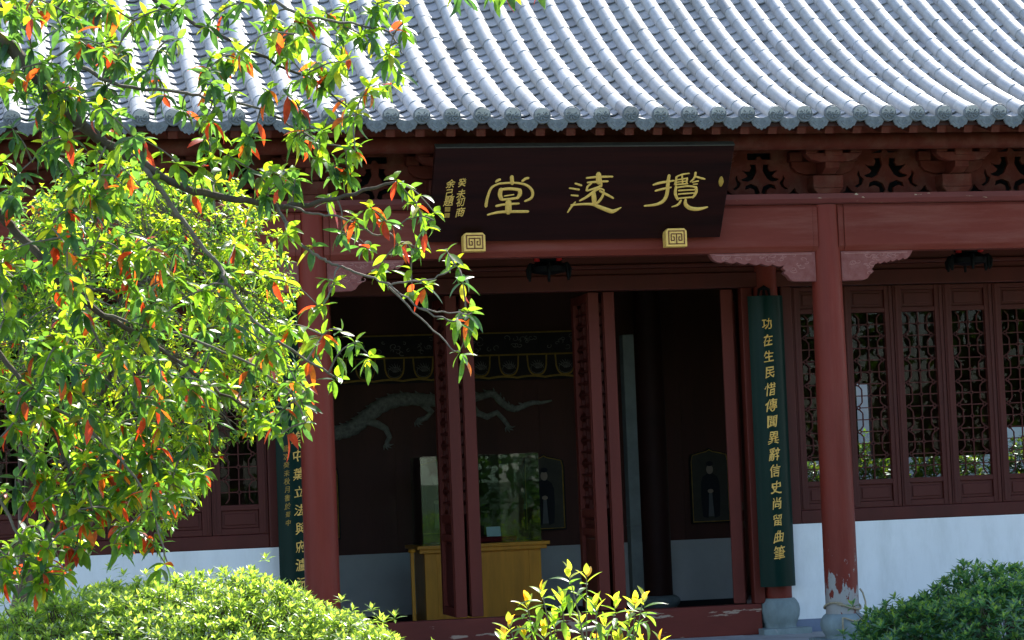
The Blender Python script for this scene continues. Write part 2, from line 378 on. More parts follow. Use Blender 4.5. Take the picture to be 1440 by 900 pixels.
disc = build('round_tile_end', de, M['tile_end'], roof, smooth=40)
disc.location = (X0+PX*KS[0], RY-.016, RZ)
dp = MB()
out = []
W2, H2 = .104, .118
for i in range(25):
    q = -1+2*i/24; sc = 1+.05*math.cos(i*math.pi/2)
    out.append((W2*q, -.008-.124*math.sqrt(max(0, 1-abs(q)**2.1))*sc*(1.0 if abs(q) > .12 else 1.04)))
topc = [(W2*q, -.041+.034*q*q) for q in (.97, .6, .2, -.2, -.6, -.97)]
poly = out+topc
dp.merge(flat_shape([poly], .018, .003))
rim = [(x*.86, -.0085, z*.86-.008) for (x, z) in out[2:-2]]
dp.tube(rim, .006, 6, 1.0, (0, 1, 0))
for sx in (-1, 1):
    dp.tube([(0, -.01, -.115), (sx*.03, -.01, -.1), (sx*.05, -.01, -.075), (sx*.034, -.01, -.06), (sx*.024, -.01, -.075)], [.006, .008, .008, .006, .005], 6, 1.0, (0, 1, 0))
dp.tube([(0, -.01, -.12), (0, -.01, -.065)], [.004, .007], 6, .7, (0, 1, 0))
drip = build('drip_tile', dp, M['tile_end'], roof, smooth=40)
drip.location = (X0+PX*(KS[0]+.5), RY-.006, RZ)
for k in KS[1:]:
    c = disc.copy(); COL.objects.link(c); c.parent = roof; c.location = (X0+PX*k+rnd.uniform(-.004, .004), RY-.016, RZ+rnd.uniform(-.004, .004)); c.rotation_euler = (rnd.uniform(-.03, .03), rnd.uniform(-3, 3), rnd.uniform(-.03, .03))
    c = drip.copy(); COL.objects.link(c); c.parent = roof; c.location = (X0+PX*(k+.5)+rnd.uniform(-.004, .004), RY-.006, RZ+rnd.uniform(-.005, .005)); c.rotation_euler = (rnd.uniform(-.06, .06), rnd.uniform(-.04, .04), rnd.uniform(-.04, .04))
# rafters: square flying rafter above, round rafter behind it
ra = MB(); ra.bar((0, -.93, 4.632), (0, .35, 5.05), .082, .082, (0, -.31, .95))
rafter = build('rafter', ra, M['bracket'], roof, bevel=.004); rafter.location.x = X0+PX*KS[0]
rb = MB(); rb.tube([(0, -.50, 4.69), (0, 1.84, 5.63)], .045, 12)
rround = build('round_rafter', rb, M['bracket'], roof, smooth=40); rround.location.x = X0+PX*KS[0]
for k in KS[1:]:
    for o in (rafter, rround):
        c = o.copy(); COL.objects.link(c); c.parent = roof; c.location.x = X0+PX*k+rnd.uniform(-.006, .006)
eb = MB(); eb.bar((XA, -.90, 4.688), (XB, -.90, 4.688), .03, .05, (0, -.3, .95)); eb.bar((XA, -.5, 4.690), (XB, -.5, 4.690), .025, .07, (0, -.3, .95))
build('eave_board', eb, M['bracket'], roof)

# ---- columns
BX = [-9.6, -6.2, -2.4, 2.4, 6.2, 9.6]
def column(x, y, rb_, rt, z0, z1, mat, top=None):
    mb = MB(); mb.lathe([(rb_, z0), (rb_*1.005, z0+.4), (rb_*.985, z0+(z1-z0)*.45), (rt, z1)], (x, y, 0), 36)
    return build('column', mb, mat, hall, smooth=50)
def drum(x, y, r, h, par):
    mb = MB(); mb.lathe([(r*.80, 0), (r*.80, h*.12), (r*.86, h*.2), (r*.96, h*.38), (r, h*.6), (r*.96, h*.78), (r*.84, h*.93), (r*.74, h)], (x, y, .055), 40)
    mb.box(x-r*1.2, x+r*1.2, y-r*1.2, y+r*1.2, -.004, .055)
    return build('stone_base', mb, M['stone'], par, smooth=40)
for x in BX:
    c = column(x, 0, .153, .132, .275, 4.05, M['red_worn'] if x > 0 else M['red'])
    if x == 2.4: c['label'] = 'front column with peeling red paint and bare plaster at its foot'
    drum(x, 0, .212, .225, c)
    c = column(x, D+.0, .135, .12, .335, 4.3, M['red'])
    drum(x, D, .205, .29, c)
# ---- front beam, moulding, tie beams, eave purlin
for i in range(5):
    a, b_ = BX[i], BX[i+1]
    mb = MB()
    h0, h1 = 3.617, 4.056
    pf = [(-.075, h0), (.075, h0), (.118, h0+.05), (.118, h1-.03), (.09, h1), (-.09, h1), (-.118, h1-.03), (-.118, h0+.05)]
    mb.prism(pf, a+.155, b_-.155, 'x')
    mb.prism([(y*.9, z) for y, z in pf], a+.10, a+.1545, 'x'); mb.prism([(y*.9, z) for y, z in pf], b_-.1545, b_-.10, 'x')
    build('beam', mb, M['beam'], hall, bevel=.006)
mb = MB(); mb.prism([(-.13, 4.062), (.13, 4.062), (.165, 4.10), (.165, 4.148), (-.165, 4.148), (-.165, 4.10)], -9.9, 9.9, 'x'); mb.box(-9.9, 9.9, -.12, .12, 4.0563, 4.0617)
build('moulding', mb, material('moulding paint', (.135, .03, .026), .6, .25, 2, (.3, 1, 1), .15, 30, patch=True, patch_col=(.40, .31, .22), patch_scale=(7, 9, 30), patch_level=.665), hall, bevel=.005)
mb = MB(); mb.tube([(-9.9, -.44, 4.60), (9.9, -.44, 4.60)], .085, 16); mb.tube([(-9.9, 0.02, 4.80), (9.9, 0.02, 4.80)], .1, 16); mb.tube([(-9.9, D, 5.4), (9.9, D, 5.4)], .1, 12)
build('purlin', mb, M['bracket'], hall, smooth=40)
for x in BX:
    mb = MB(); mb.box(x-.075, x+.075, .14, D-.13, 3.74, 4.02); build('tie_beam', mb, M['dark'], hall, bevel=.01)

# ---- carved corner brackets under the beam
def queti(sx, Ln, x):
    """stepped, scalloped outline; sx=+1 runs right from the column at x."""
    pts = [(.13, 3.612), (Ln, 3.612), (Ln-.03, 3.565)]
    m = 6
    for i in range(m):
        f0 = i/m; xx = Ln-.04-(Ln-.46)*f0; zz = 3.56-.055*f0; step = (Ln-.46)/m
        pts += [(xx-step*.25, zz-.018), (xx-step*.6, zz-.026), (xx-step*.9, zz-.012)]
    pts += [(.44, 3.47), (.415, 3.445), (.435, 3.425), (.40, 3.40), (.375, 3.365), (.34, 3.35), (.13, 3.345)]
    pts = [(x+sx*p[0], p[1]) for p in pts]
    mb = MB(); mb.merge(flat_shape([pts], .07, .004), Matrix.Translation((0, -.03, 0)))
    qt = build('carved_bracket', mb, M['queti'], hall, smooth=35); mb = MB(); r = random.Random(int(x*10)+sx)
    for i in range(22):
        q = r.random(); xx = .2+(Ln-.32)*q; lowz = 3.49+.05*q if xx > .45 else 3.38; zz = r.uniform(lowz+.02, 3.59)
        a0 = r.uniform(0, 6.28); tw = r.choice((-1, 1)); rad = r.uniform(.018, .034); path = []
        for j in range(10):
            a = a0+tw*j*.6; rr_ = rad*(1-j*.08); path.append((x+sx*(xx+rr_*math.cos(a)*1.3), -.067, zz+rr_*.7*math.sin(a)))
        mb.tube(path, [.0058*(1-.05*j) for j in range(10)], 5, .9, (0, 1, 0))
    fr = [(x+sx*.16, -.067, 3.597), (x+sx*(Ln-.05), -.067, 3.597)]
    mb.tube(fr, .006, 5, .8, (0, 1, 0))
    build('carved_scroll', mb, M['carving'], qt, smooth=60); return qt
M['queti'] = material('carved bracket paint', (.20, .045, .036), .6, .15, 14, bump=.35, bscale=55, col2=(.235, .085, .072))
for x in BX[1:5]:
    queti(1, .83, x) if x > -6 else None
    queti(-1, 1.14 if x == 2.4 else .83, x)
queti(1, 1.14, -2.4) if False else None

# ---- bracket sets on the moulding
def bracket_set():
    mb = MB()
    mb.box(-.145, .145, -.17, .15, 4.20, 4.316); mb.prism([(-.105, 4.1485), (.105, 4.1485), (.145, 4.1995), (-.145, 4.1995)], -.165, .145)
    mb.prism([(-.30, 4.37), (-.31, 4.47), (.07, 4.47), (.07, 4.3165), (-.12, 4.3165), (-.2, 4.33)], -.068, .068, 'x')     # forward arm (y, z)
    mb.box(-.085, .085, -.36, -.2, 4.471, 4.535)
    def arm(yc, h, z0, z1):
        half = [(h, z1), (h-.005, z0+.07), (h-.05, z0+.025), (h-.13, z0), (.0, z0)]
        mb.prism([(-p[0], p[1]) for p in half[:-1]]+[(p[0], p[1]) for p in half[:-1][::-1]], yc-.05, yc+.05)
    arm(0.0, .31, 4.34, 4.46); arm(-.29, .27, 4.50 if False else 4.42, 4.5)
    for sx in (-1, 1):
        mb.box(sx*.27-.06, sx*.27+.06, -.075, .075, 4.461, 4.545); mb.box(sx*.215-.055, sx*.215+.055, -.36, -.225, 4.5005, 4.56)
    mb.box(-.33, .33, -.335, -.245, 4.561, 4.60)
    return mb
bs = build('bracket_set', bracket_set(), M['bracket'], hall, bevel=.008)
bxs = [-8.75, -7.9, -7.05, -6.2, -4.93, -3.67, -2.4, -1.2, 0, 1.2, 2.4, 3.67, 4.93, 6.2, 7.05, 7.9, 8.75]
bs.location.x = bxs[0]
for x in bxs[1:]:
    c = bs.copy(); COL.objects.link(c); c.parent = hall; c.location.x = x

# ---- pierced panels between the bracket sets
def pierced(hw):
    u = .00103*(1.18 if hw < .615 else 1.38)
    def H(pts): return [((p[0]-260)*u, 4.150+(550-p[1])*u*.93) for p in pts]
    grow = lambda h: [(sum(q[0] for q in h)/len(h)+1.3*(p[0]-sum(q[0] for q in h)/len(h)), min(549, sum(q[1] for q in h)/len(h)+1.25*(p[1]-sum(q[1] for q in h)/len(h)))) for p in h]
    holes = [[(165, 190), (355, 190), (355, 250), (285, 252), (265, 226), (245, 226), (235, 252), (165, 255)]]
    Lh = [[(215, 300), (222, 345), (195, 400), (165, 418), (130, 412), (118, 400), (150, 388), (160, 376), (140, 355), (122, 335), (150, 345), (175, 345), (185, 325), (178, 302)],
          [(148, 500), (155, 470), (190, 458), (228, 475), (242, 515), (225, 545), (192, 549), (180, 540), (208, 525), (205, 500), (180, 488)],
          [(62, 410), (75, 385), (82, 420), (100, 440), (88, 470), (60, 490), (45, 480), (70, 462), (72, 440)],
          [(-40, 548), (-12, 520), (0, 490), (25, 522), (70, 540), (120, 535), (150, 548)]]
    for h in Lh:
        h = grow(h); holes.append(h); holes.append([(520-p[0], p[1]) for p in h][::-1])
    outer = [(-hw, 4.1495), (hw, 4.1495), (hw, 4.60), (-hw, 4.60)]
    mb = MB(); mb.merge(flat_shape([outer]+[H(h) for h in holes], .035, .003), Matrix.Translation((0, .03, 0)))
    return mb
for wid in (1.2, 1.265, .85):
    src = None
    for a, b_ in zip(bxs[:-1], bxs[1:]):
        if abs((b_-a)-wid) > .02: continue
        if src is None:
            src = build('pierced_panel', pierced(wid/2+.01), M['bracket'], hall); src.location.x = (a+b_)/2
        else:
            c = src.copy(); COL.objects.link(c); c.parent = hall; c.location.x = (a+b_)/2
mb = MB(); mb.box(-9.8, 9.8, .28, .3, 4.15, 4.95); build('shade_backing', mb, M['void'], hall)  # near-black sheet standing in for the shade behind the pierced holes

# ---- door wall: lintel, jambs, boards, threshold
mb = MB(); mb.box(-9.6, 9.6, D-.07, D+.07, 3.445, 3.60); mb.box(-9.6, 9.6, D-.045, D+.045, 3.6005, 3.66); mb.box(-9.6, 9.6, D-.08, D+.08, 3.6605, 3.70); mb.box(-9.6, 9.6, D-.05, D+.05, 3.7005, 5.4)
build('lintel', mb, M['dark_red'] if 'dark_red' in M else M['brown'], hall, bevel=.008)
mb = MB(); mb.box(-2.2, 2.2, D-.065, D+.065, -.003, .30)
build('threshold', mb, M['threshold'], hall, bevel=.012)
for sx in (-1, 1):
    mb = MB(); mb.box(min(sx*2.13, sx*2.245), max(sx*2.13, sx*2.245), D-.06, D+.06, .3005, 3.4445)
    build('door_post', mb, M['door'], hall, bevel=.01)

def lattice(mb, w, h, z0, yc, cell=.252, bw=.0105, dp_=.016, xo=0.0):
    """eight-sided cells with small diamonds, w wide, h high, on x-z at depth yc."""
    n = max(1, round(h/cell)); cell = h/n; hx = w*.385; a = w*.27; dm = .021; N_ = (0, 1, 0)
    B = lambda x1, z1, x2, z2, ww=bw: mb.bar((xo+x1, yc, z1), (xo+x2, yc, z2), ww, dp_, N_)
    def dia(x, z):
        B(x-dm, z, x, z+dm); B(x, z+dm, x+dm, z); B(x+dm, z, x, z-dm); B(x, z-dm, x-dm, z)
    for i in range(n):
        zc = z0+cell*(i+.5); dia(0, zc)
        B(0, zc+dm, 0, zc+cell-dm if i < n-1 else z0+h)
        if i == 0: B(0, z0, 0, zc-dm)
        for s in (-1, 1):
            B(s*dm, zc, s*a, zc); B(s*a, zc-cell*.27, s*a, zc+cell*.27); B(s*a, zc, s*w/2, zc)
            for q in (-1, 1): B(s*a, zc+q*cell*.27, s*(hx-.3*dm), zc+q*(cell*.5-dm*.7))
            B(s*hx, zc-cell*.5+dm, s*hx, zc-cell*.27) if False else None
    for i in range(n+1):
        z = z0+cell*i
        if 0 < i < n:
            for s in (-1, 1):
                dia(s*hx, z); B(0, z, s*(hx-dm), z); B(s*(hx+dm), z, s*w/2, z)

def frame_bars(mb, x0, x1, z0, z1, sw, rails, y0, y1):
    mb.box(x0, x0+sw, y0, y1, z0, z1); mb.box(x1-sw, x1, y0, y1, z0, z1)
    for (a, b_) in rails: mb.box(x0+sw-.001, x1-sw+.001, y0+.004, y1-.004, a, b_)

# ---- windows: one casement with its parts, then copies
SW = .54
def casement(x0):
    x1 = x0+SW-.006
    mb = MB(); frame_bars(mb, x0, x1, 1.2015, 3.435, .088, [(1.2015, 1.262), (1.432, 1.484), (3.165, 3.215), (3.39, 3.435)], D-.045, D+.015)
    for sx in (x0+.03, x1-.03): mb.box(sx-.012, sx+.012, D-.056, D-.0455, 1.218, 3.43)
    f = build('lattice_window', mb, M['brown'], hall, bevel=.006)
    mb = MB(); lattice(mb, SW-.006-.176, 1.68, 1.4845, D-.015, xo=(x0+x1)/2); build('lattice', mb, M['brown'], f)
    mb = MB(); mb.box(x0+.0885, x1-.0885, D+.006, D+.009, 1.485, 3.1645); build('pane', mb, M['pane'], f)
    for (za, zb) in ((1.2625, 1.4315), (3.2155, 3.3895)):
        mb = MB(); mb.box(x0+.089, x1-.089, D-.02, D+.005, za, zb); mb.box(x0+.12, x1-.12, D-.032, D-.0205, za+.03, zb-.03)
        build('panel', mb, M['brown'], f, bevel=.008)
    return f
cs = casement(2.66)
for i in range(1, 6): copy_tree(cs, hall, dx=SW*i)
for i in range(6): copy_tree(cs, hall, dx=-2.66-2.66-SW*(i+1)+.006)
for sx in (-1, 1):
    mb = MB(); B = lambda a, b_, z0, z1, e=0: mb.box(min(sx*a, sx*b_), max(sx*a, sx*b_), D-.065, D+.06, z0, z1)
    B(2.545, 2.655, 1.0685, 3.4445); B(5.905, 6.07, 1.0685, 3.4445); B(2.6555, 5.9045, 1.0685, 1.2); B(6.07, 9.6, 1.0685, 3.4445)
    build('window_frame', mb, M['brown'], hall, bevel=.01)
    mb = MB(); B(2.43, 9.6, .125, 1.068); w = build('wall', mb, M['white'], hall)
    mb = MB(); mb.box(min(sx*2.44, sx*9.6), max(sx*2.44, sx*9.6), D-.075, D+.05, -.003, .1245); build('skirting', mb, M['skirt'], w)

# ---- door leaves folded back into the hall
def leaf(x0, x1, sh):
    ya = D-.03; yb = D+.70; z0, z1 = .312, 3.432; sw = .10
    mb = MB()
    mb.box(x0, x1, ya, ya+sw, z0, z1); mb.box(x0, x1, yb-sw, yb, z0, z1)
    for (a, b_) in ((z0, .40), (1.04, 1.11), (1.22, 1.30), (3.35, z1)): mb.box(x0+.004, x1-.004, ya+sw-.001, yb-sw+.001, a, b_)
    xm = (x0+x1)/2
    def swing(o):
        if sh: o.data.transform(Matrix(((1, sh, 0, -sh*ya), (0, 1, 0, 0), (0, 0, 1, 0), (0, 0, 0, 1))))
        return o
    for xx in (x0, x1):
        s = -1 if xx == x0 else 1
        mb.box(min(xx, xx+s*.008), max(xx, xx+s*.008), ya+.03, ya+.07, z0+.02, z1-.02)
    f = swing(build('door_leaf', mb, M['door'], hall, bevel=.008))
    mb = MB(); q = MB(); lattice(q, yb-ya-2*sw, 2.05, 1.3005, 0, .23, .022, .06)
    mb.add([(xm+p[1], (ya+yb)/2+p[0], p[2]) for p in q.v], q.f); swing(build('lattice', mb, M['brown'], f))
    mb = MB()
    for (a, b_) in ((.4005, 1.0395), (1.1105, 1.2195)): mb.box(xm-.015, xm+.015, ya+sw, yb-sw, a, b_); mb.box(xm-.03, xm+.03, ya+sw+.05, yb-sw-.05, a+.03, b_-.03)
    swing(build('panel', mb, M['brown'], f, bevel=.006))
for (a, b_) in ((-2.115, -2.0), (-.875, -.765), (-.722, -.607), (.559, .667), (.718, .827), (1.925, 2.043)): leaf(a, b_, .36 if a > 1.5 else 0)

# ---- inside: partition wall with dado, columns, rear wall, ceiling, side walls, floor
YB = 6.84
mb = MB(); mb.box(-9.6, 3.62, YB, YB+.08, .80, 3.86)
for i in range(15): mb.box(-9.4+i*.88, -9.38+i*.88, YB-.012, YB-.0005, .80, 2.72)
build('inner_wall', mb, M['inner_wall'], hall)
mb = MB(); mb.box(-9.6, 3.62, YB-.03, YB+.08, .085, .799); mb.box(-9.6, 3.62, YB-.05, YB+.02, .775, .81); dd = build('dado', mb, M['dado'], hall)
mb = MB(); mb.box(-9.6, 3.63, YB-.045, YB+.09, -.003, .0845); build('skirting', mb, M['void'], dd)
for x in (-2.3, 2.27):
    mb = MB(); mb.lathe([(.165, .1), (.165, 2.0), (.155, 4.4)], (x, 5.84, 0), 28); c = build('column', mb, M['dark'], hall, smooth=50); drum(x, 5.84, .25, .16, c)
mb = MB(); mb.box(1.705, 1.835, 4.86, 5.02, -.003, 3.19); mb.box(1.70, 1.84, 4.855, 5.025, 1.045, 1.06)
build('stone_post', mb, material('grey stone post', (.165, .185, .175), .8, .2, 5), hall, bevel=.008)
# rear wall with its openings
YR = 8.8
cols = [(3.7, 5.0, []), (5.0, 5.9, [(1.0, 1.70)]), (5.9, 6.10, [(1.0, 2.70)]), (6.10, 7.74, [(1.0, 1.70)]), (7.74, 7.79, [(1.0, 2.46)]), (7.79, 7.98, [(1.0, 1.70)]), (7.98, 8.7, [(1.0, 2.05)]), (8.7, 9.6, [])]
mb = MB(); mb.box(-9.6, 3.7, YR, YR+.12, -.003, 3.98)
for (a, b_, hs) in cols:
    z = -.003
    for (za, zb) in hs: mb.box(a, b_, YR, YR+.12, z, za); z = zb
    mb.box(a, b_, YR, YR+.12, z, 3.98)
xx = -9.6
for (a, b_) in ((.55, .58), (1.42, 1.475), (1.49, 1.51), (2.12, 2.15), (3.27, 3.32), (3.36, 3.375), (3.42, 3.47)):
    mb.box(xx, a, YR, YR+.12, 3.9805, 4.045); xx = b_
mb.box(xx, 9.6, YR, YR+.12, 3.9805, 4.045); mb.box(-9.6, 9.6, YR, YR+.12, 4.0455, 5.6)
build('rear_wall', mb, M['inner_wall'], hall)
mb = MB()
for sx in (-9.75, 9.6): mb.box(sx, sx+.15, D, YR+.12, -.36, 6.6)
mb.box(3.55, 3.64, YB+.1, YR-.001, -.003, 3.98)
build('side_wall', mb, M['inner_wall'], hall)
mb = MB()
for i in range(10): mb.prism([(D+.1+i*.7, 5.35), (D+.8+i*.7, 5.35), (D+.8+i*.7, 5.4), (D+.1+i*.7, 5.4)], -9.6, 9.6, 'x') if False else None
mb.box(-9.6, 9.6, D+.055, YR-.001, 4.72, 4.78)
for i in range(14): mb.box(-9.6, 9.6, D+.3+i*.48, D+.38+i*.48, 4.64, 4.719)
build('ceiling', mb, M['dark'], hall)
mb = MB(); mb.box(-9.59, 9.59, 3.203, YR+.1, -.36, -.004); build('hall_floor', mb, material('worn brick floor', (.26, .25, .24), .8, .3, 3), hall)
mb = MB()
for x in (-6.2, -2.4, 2.4, 6.2): mb.box(x-.09, x+.09, D+.06, YR-.01, 4.2, 4.5)
build('cross_beam', mb, M['dark'], hall, bevel=.01)

# painted frieze on the partition wall
mb = MB(); mb.box(-6.0, 1.72, YB-.05, YB-.013, 2.80, 3.37); fz = build('painted_frieze', mb, M['frieze'], hall)
mb = MB(); yy = YB-.052; mb.tube([(-6, yy, 3.10), (1.72, yy, 3.10)], .011, 6); mb.tube([(-6, yy, 3.365), (1.72, yy, 3.365)], .011, 6)
pw = .345
for i in range(22):
    xc = -5.75+i*pw; pth = []
    for j in range(17):
        q = -1+2*j/16; xx = xc+.135*q*(1-.12*abs(q)**6); zz = 3.09-.235*max(0, 1-abs(q)**3.2)**.6; pth.append((xx, yy, zz))
    mb.tube(pth, .010, 5, .6, (0, 1, 0))
pth = [(-6+j*.0575, yy, 2.825+.018*abs(math.sin(j*math.pi/6))) for j in range(135)]
mb.tube(pth, .013, 5, .6, (0, 1, 0)); build('gilt_line', mb, M['gold_dim'], fz)
mb = MB(); r = random.Random(3)
for i in range(22):
    xc = -5.75+i*pw
    for j in range(7):
        a = -math.pi*.5+ (j-3)*.42; mb.tube([(xc+.01*math.cos(a), yy, 2.93), (xc+.05*math.cos(a+.35), yy, 2.965-.055*math.sin(a+.2)-.03), (xc+.085*math.cos(a), yy, 2.96-.075*math.sin(a))], [.003, .006, .003], 5, .6, (0, 1, 0))
    mb.tube([(xc+.08*math.cos(t*.5), yy, 2.93+.06*math.sin(t*.5)) for t in range(13)], .004, 5, .6, (0, 1, 0))
    for j in range(7):
        a0 = r.uniform(0, 6.3); x_ = xc+r.uniform(-.17, .17); z_ = r.uniform(3.15, 3.32); tw = r.choice((-1, 1)); rad = r.uniform(.025, .05)
        mb.tube([(x_+rad*(1-t*.09)*math.cos(a0+tw*t*.62), yy, z_+rad*(1-t*.09)*.8*math.sin(a0+tw*t*.62)) for t in range(9)], .005, 5, .6, (0, 1, 0))
build('flower_pattern', mb, M['frieze_line'], fz)
# ================================================================== things hung on or standing in the hall
# strokes of the three large characters: (along, up, half width) on the board, metres
TANG=[[(-0.819, 0.602, 0.0082), (-0.805, 0.616, 0.0103), (-0.786, 0.625, 0.0093)], [(-0.682, 0.652, 0.0134), (-0.671, 0.584, 0.0144)], [(-0.582, 0.607, 0.0093), (-0.555, 0.63, 0.0103), (-0.531, 0.636, 0.0093)], [(-0.888, 0.357, 0.0113), (-0.883, 0.438, 0.0103), (-0.856, 0.539, 0.0093), (-0.801, 0.578, 0.0082), (-0.759, 0.586, 0.0082), (-0.653, 0.59, 0.0082), (-0.555, 0.571, 0.0093), (-0.497, 0.528, 0.0103), (-0.476, 0.48, 0.0103), (-0.487, 0.432, 0.0103), (-0.538, 0.403, 0.0082)], [(-0.767, 0.526, 0.0155), (-0.772, 0.473, 0.0155), (-0.755, 0.427, 0.0134)], [(-0.775, 0.524, 0.0103), (-0.69, 0.531, 0.0113), (-0.609, 0.52, 0.0124)], [(-0.598, 0.518, 0.0144), (-0.591, 0.476, 0.0144), (-0.611, 0.434, 0.0113)], [(-0.75, 0.422, 0.0093), (-0.68, 0.426, 0.0103), (-0.612, 0.437, 0.0093)], [(-0.731, 0.458, 0.0052), (-0.647, 0.471, 0.0052)], [(-0.794, 0.358, 0.0103), (-0.74, 0.37, 0.0093), (-0.654, 0.377, 0.0093), (-0.592, 0.38, 0.0072)], [(-0.689, 0.399, 0.0216), (-0.679, 0.297, 0.0237)], [(-0.865, 0.27, 0.0072), (-0.776, 0.293, 0.0103), (-0.669, 0.299, 0.0113), (-0.571, 0.298, 0.0113), (-0.501, 0.298, 0.0103)]]
YUAN=[[(-0.097, 0.576, 0.0072), (-0.041, 0.555, 0.0082)], [(-0.146, 0.529, 0.0062), (-0.058, 0.513, 0.0082)], [(-0.122, 0.457, 0.0062), (-0.062, 0.45, 0.0082)], [(-0.0, 0.629, 0.0072), (0.107, 0.639, 0.0093), (0.235, 0.64, 0.0072)], [(0.103, 0.669, 0.0185), (0.118, 0.585, 0.0216)], [(0.013, 0.583, 0.0072), (0.112, 0.591, 0.0093), (0.197, 0.593, 0.0077)], [(0.049, 0.574, 0.0072), (0.018, 0.542, 0.0082), (0.014, 0.503, 0.0082)], [(0.019, 0.499, 0.0072), (0.082, 0.522, 0.0082), (0.139, 0.545, 0.0082)], [(0.142, 0.573, 0.0072), (0.142, 0.541, 0.0082)], [(0.133, 0.549, 0.0093), (0.085, 0.496, 0.0113), (0.021, 0.437, 0.0103), (-0.038, 0.401, 0.0072)], [(0.075, 0.484, 0.0155), (0.09, 0.423, 0.0175), (0.1, 0.36, 0.0144)], [(0.171, 0.507, 0.0062), (0.167, 0.446, 0.0093), (0.14, 0.392, 0.0103), (0.111, 0.363, 0.0082)], [(0.136, 0.495, 0.0082), (0.204, 0.458, 0.0093), (0.267, 0.421, 0.0072)], [(0.105, 0.507, 0.0082), (0.134, 0.519, 0.0072), (0.171, 0.507, 0.0062)], [(-0.136, 0.282, 0.0052), (-0.11, 0.336, 0.0082), (-0.077, 0.387, 0.0052)], [(-0.112, 0.357, 0.0072), (-0.004, 0.364, 0.0093), (0.084, 0.361, 0.0113), (0.153, 0.332, 0.0144), (0.233, 0.298, 0.0165), (0.284, 0.287, 0.0155), (0.351, 0.325, 0.0041)]]
LAN=[[(0.622, 0.551, 0.0072), (0.683, 0.571, 0.0103), (0.807, 0.591, 0.0072)], [(0.649, 0.49, 0.0072), (0.713, 0.508, 0.0093), (0.79, 0.524, 0.0062)], [(0.756, 0.645, 0.0113), (0.756, 0.558, 0.0134), (0.761, 0.462, 0.0134), (0.739, 0.389, 0.0134), (0.678, 0.351, 0.0113), (0.567, 0.337, 0.0072)], [(0.827, 0.63, 0.0082), (0.826, 0.551, 0.0093)], [(0.834, 0.636, 0.0062), (0.881, 0.655, 0.0067), (0.94, 0.664, 0.0052)], [(0.839, 0.599, 0.0057), (0.925, 0.614, 0.0062)], [(0.828, 0.551, 0.0062), (0.938, 0.559, 0.0062)], [(0.876, 0.647, 0.0062), (0.894, 0.556, 0.0062)], [(0.928, 0.616, 0.0072), (0.929, 0.562, 0.0072)], [(0.836, 0.575, 0.0046), (0.923, 0.586, 0.0046)], [(0.998, 0.67, 0.0093), (0.996, 0.621, 0.0082), (0.963, 0.577, 0.0052)], [(0.999, 0.633, 0.0062), (1.046, 0.617, 0.0082), (1.093, 0.604, 0.0062)], [(0.98, 0.573, 0.0052), (1.036, 0.585, 0.0062)], [(0.994, 0.553, 0.0046), (1.032, 0.554, 0.0046)], [(0.836, 0.533, 0.0093), (0.838, 0.46, 0.0113), (0.869, 0.397, 0.0093)], [(0.838, 0.519, 0.0067), (0.941, 0.534, 0.0077), (1.022, 0.523, 0.0077)], [(1.022, 0.523, 0.0103), (1.032, 0.47, 0.0113), (1.008, 0.415, 0.0082)], [(0.864, 0.49, 0.0062), (1.015, 0.497, 0.0062)], [(0.869, 0.453, 0.0062), (1.015, 0.463, 0.0062)], [(0.875, 0.409, 0.0067), (1.006, 0.421, 0.0067)], [(0.9, 0.389, 0.0082), (0.878, 0.344, 0.0093), (0.823, 0.323, 0.0041)], [(0.943, 0.398, 0.0082), (0.948, 0.349, 0.0134), (0.994, 0.308, 0.0155), (1.073, 0.296, 0.0144), (1.158, 0.315, 0.0072)]]
SEAL=[[(1.245, 0.618, 0.0113), (1.25, 0.576, 0.0196), (1.253, 0.537, 0.0113)]]
PB = Vector((0, -.2, 3.757)); PV = Vector((0, -.55, .757)).normalized(); PN = Vector((0, -.757, -.55)).normalized()
pq = thing('name_plaque', 'dark lacquered name board with three big gilt characters leaning out under the eave', 'plaque', PB)
def on_board(u, v, off=0.0): return PB+Vector((u, 0, 0))+PV*v+PN*off
BM = Matrix(((1, 0, 0, 0), (0, -PN.y, PV.y, 0), (0, -PN.z, PV.z, 0), (0, 0, 0, 1)))   # x, depth, up -> world
def slab(mb, u0, u1, v0, v1, o0, o1, skew=0.0):
    b = [on_board(u0, v0, o0), on_board(u1, v0, o0), on_board(u1, v1, o0), on_board(u0, v1, o0), on_board(u0, v0, o1), on_board(u1, v0, o1), on_board(u1, v1, o1), on_board(u0, v1, o1)]
    mb.add(b, [(3, 2, 1, 0), (4, 5, 6, 7), (0, 1, 5, 4), (1, 2, 6, 5), (2, 3, 7, 6), (3, 0, 4, 7)])
mb = MB(); slab(mb, -1.385, 1.325, -.005, .94, -.055, 0); build('board', mb, M['plaque'], pq, bevel=.006)
mb = MB(); slab(mb, -1.385, 1.325, .9405, .952, -.058, .004); build('top_edge', mb, material('board edge', (.045, .042, .034), .6, .2, 9), pq)
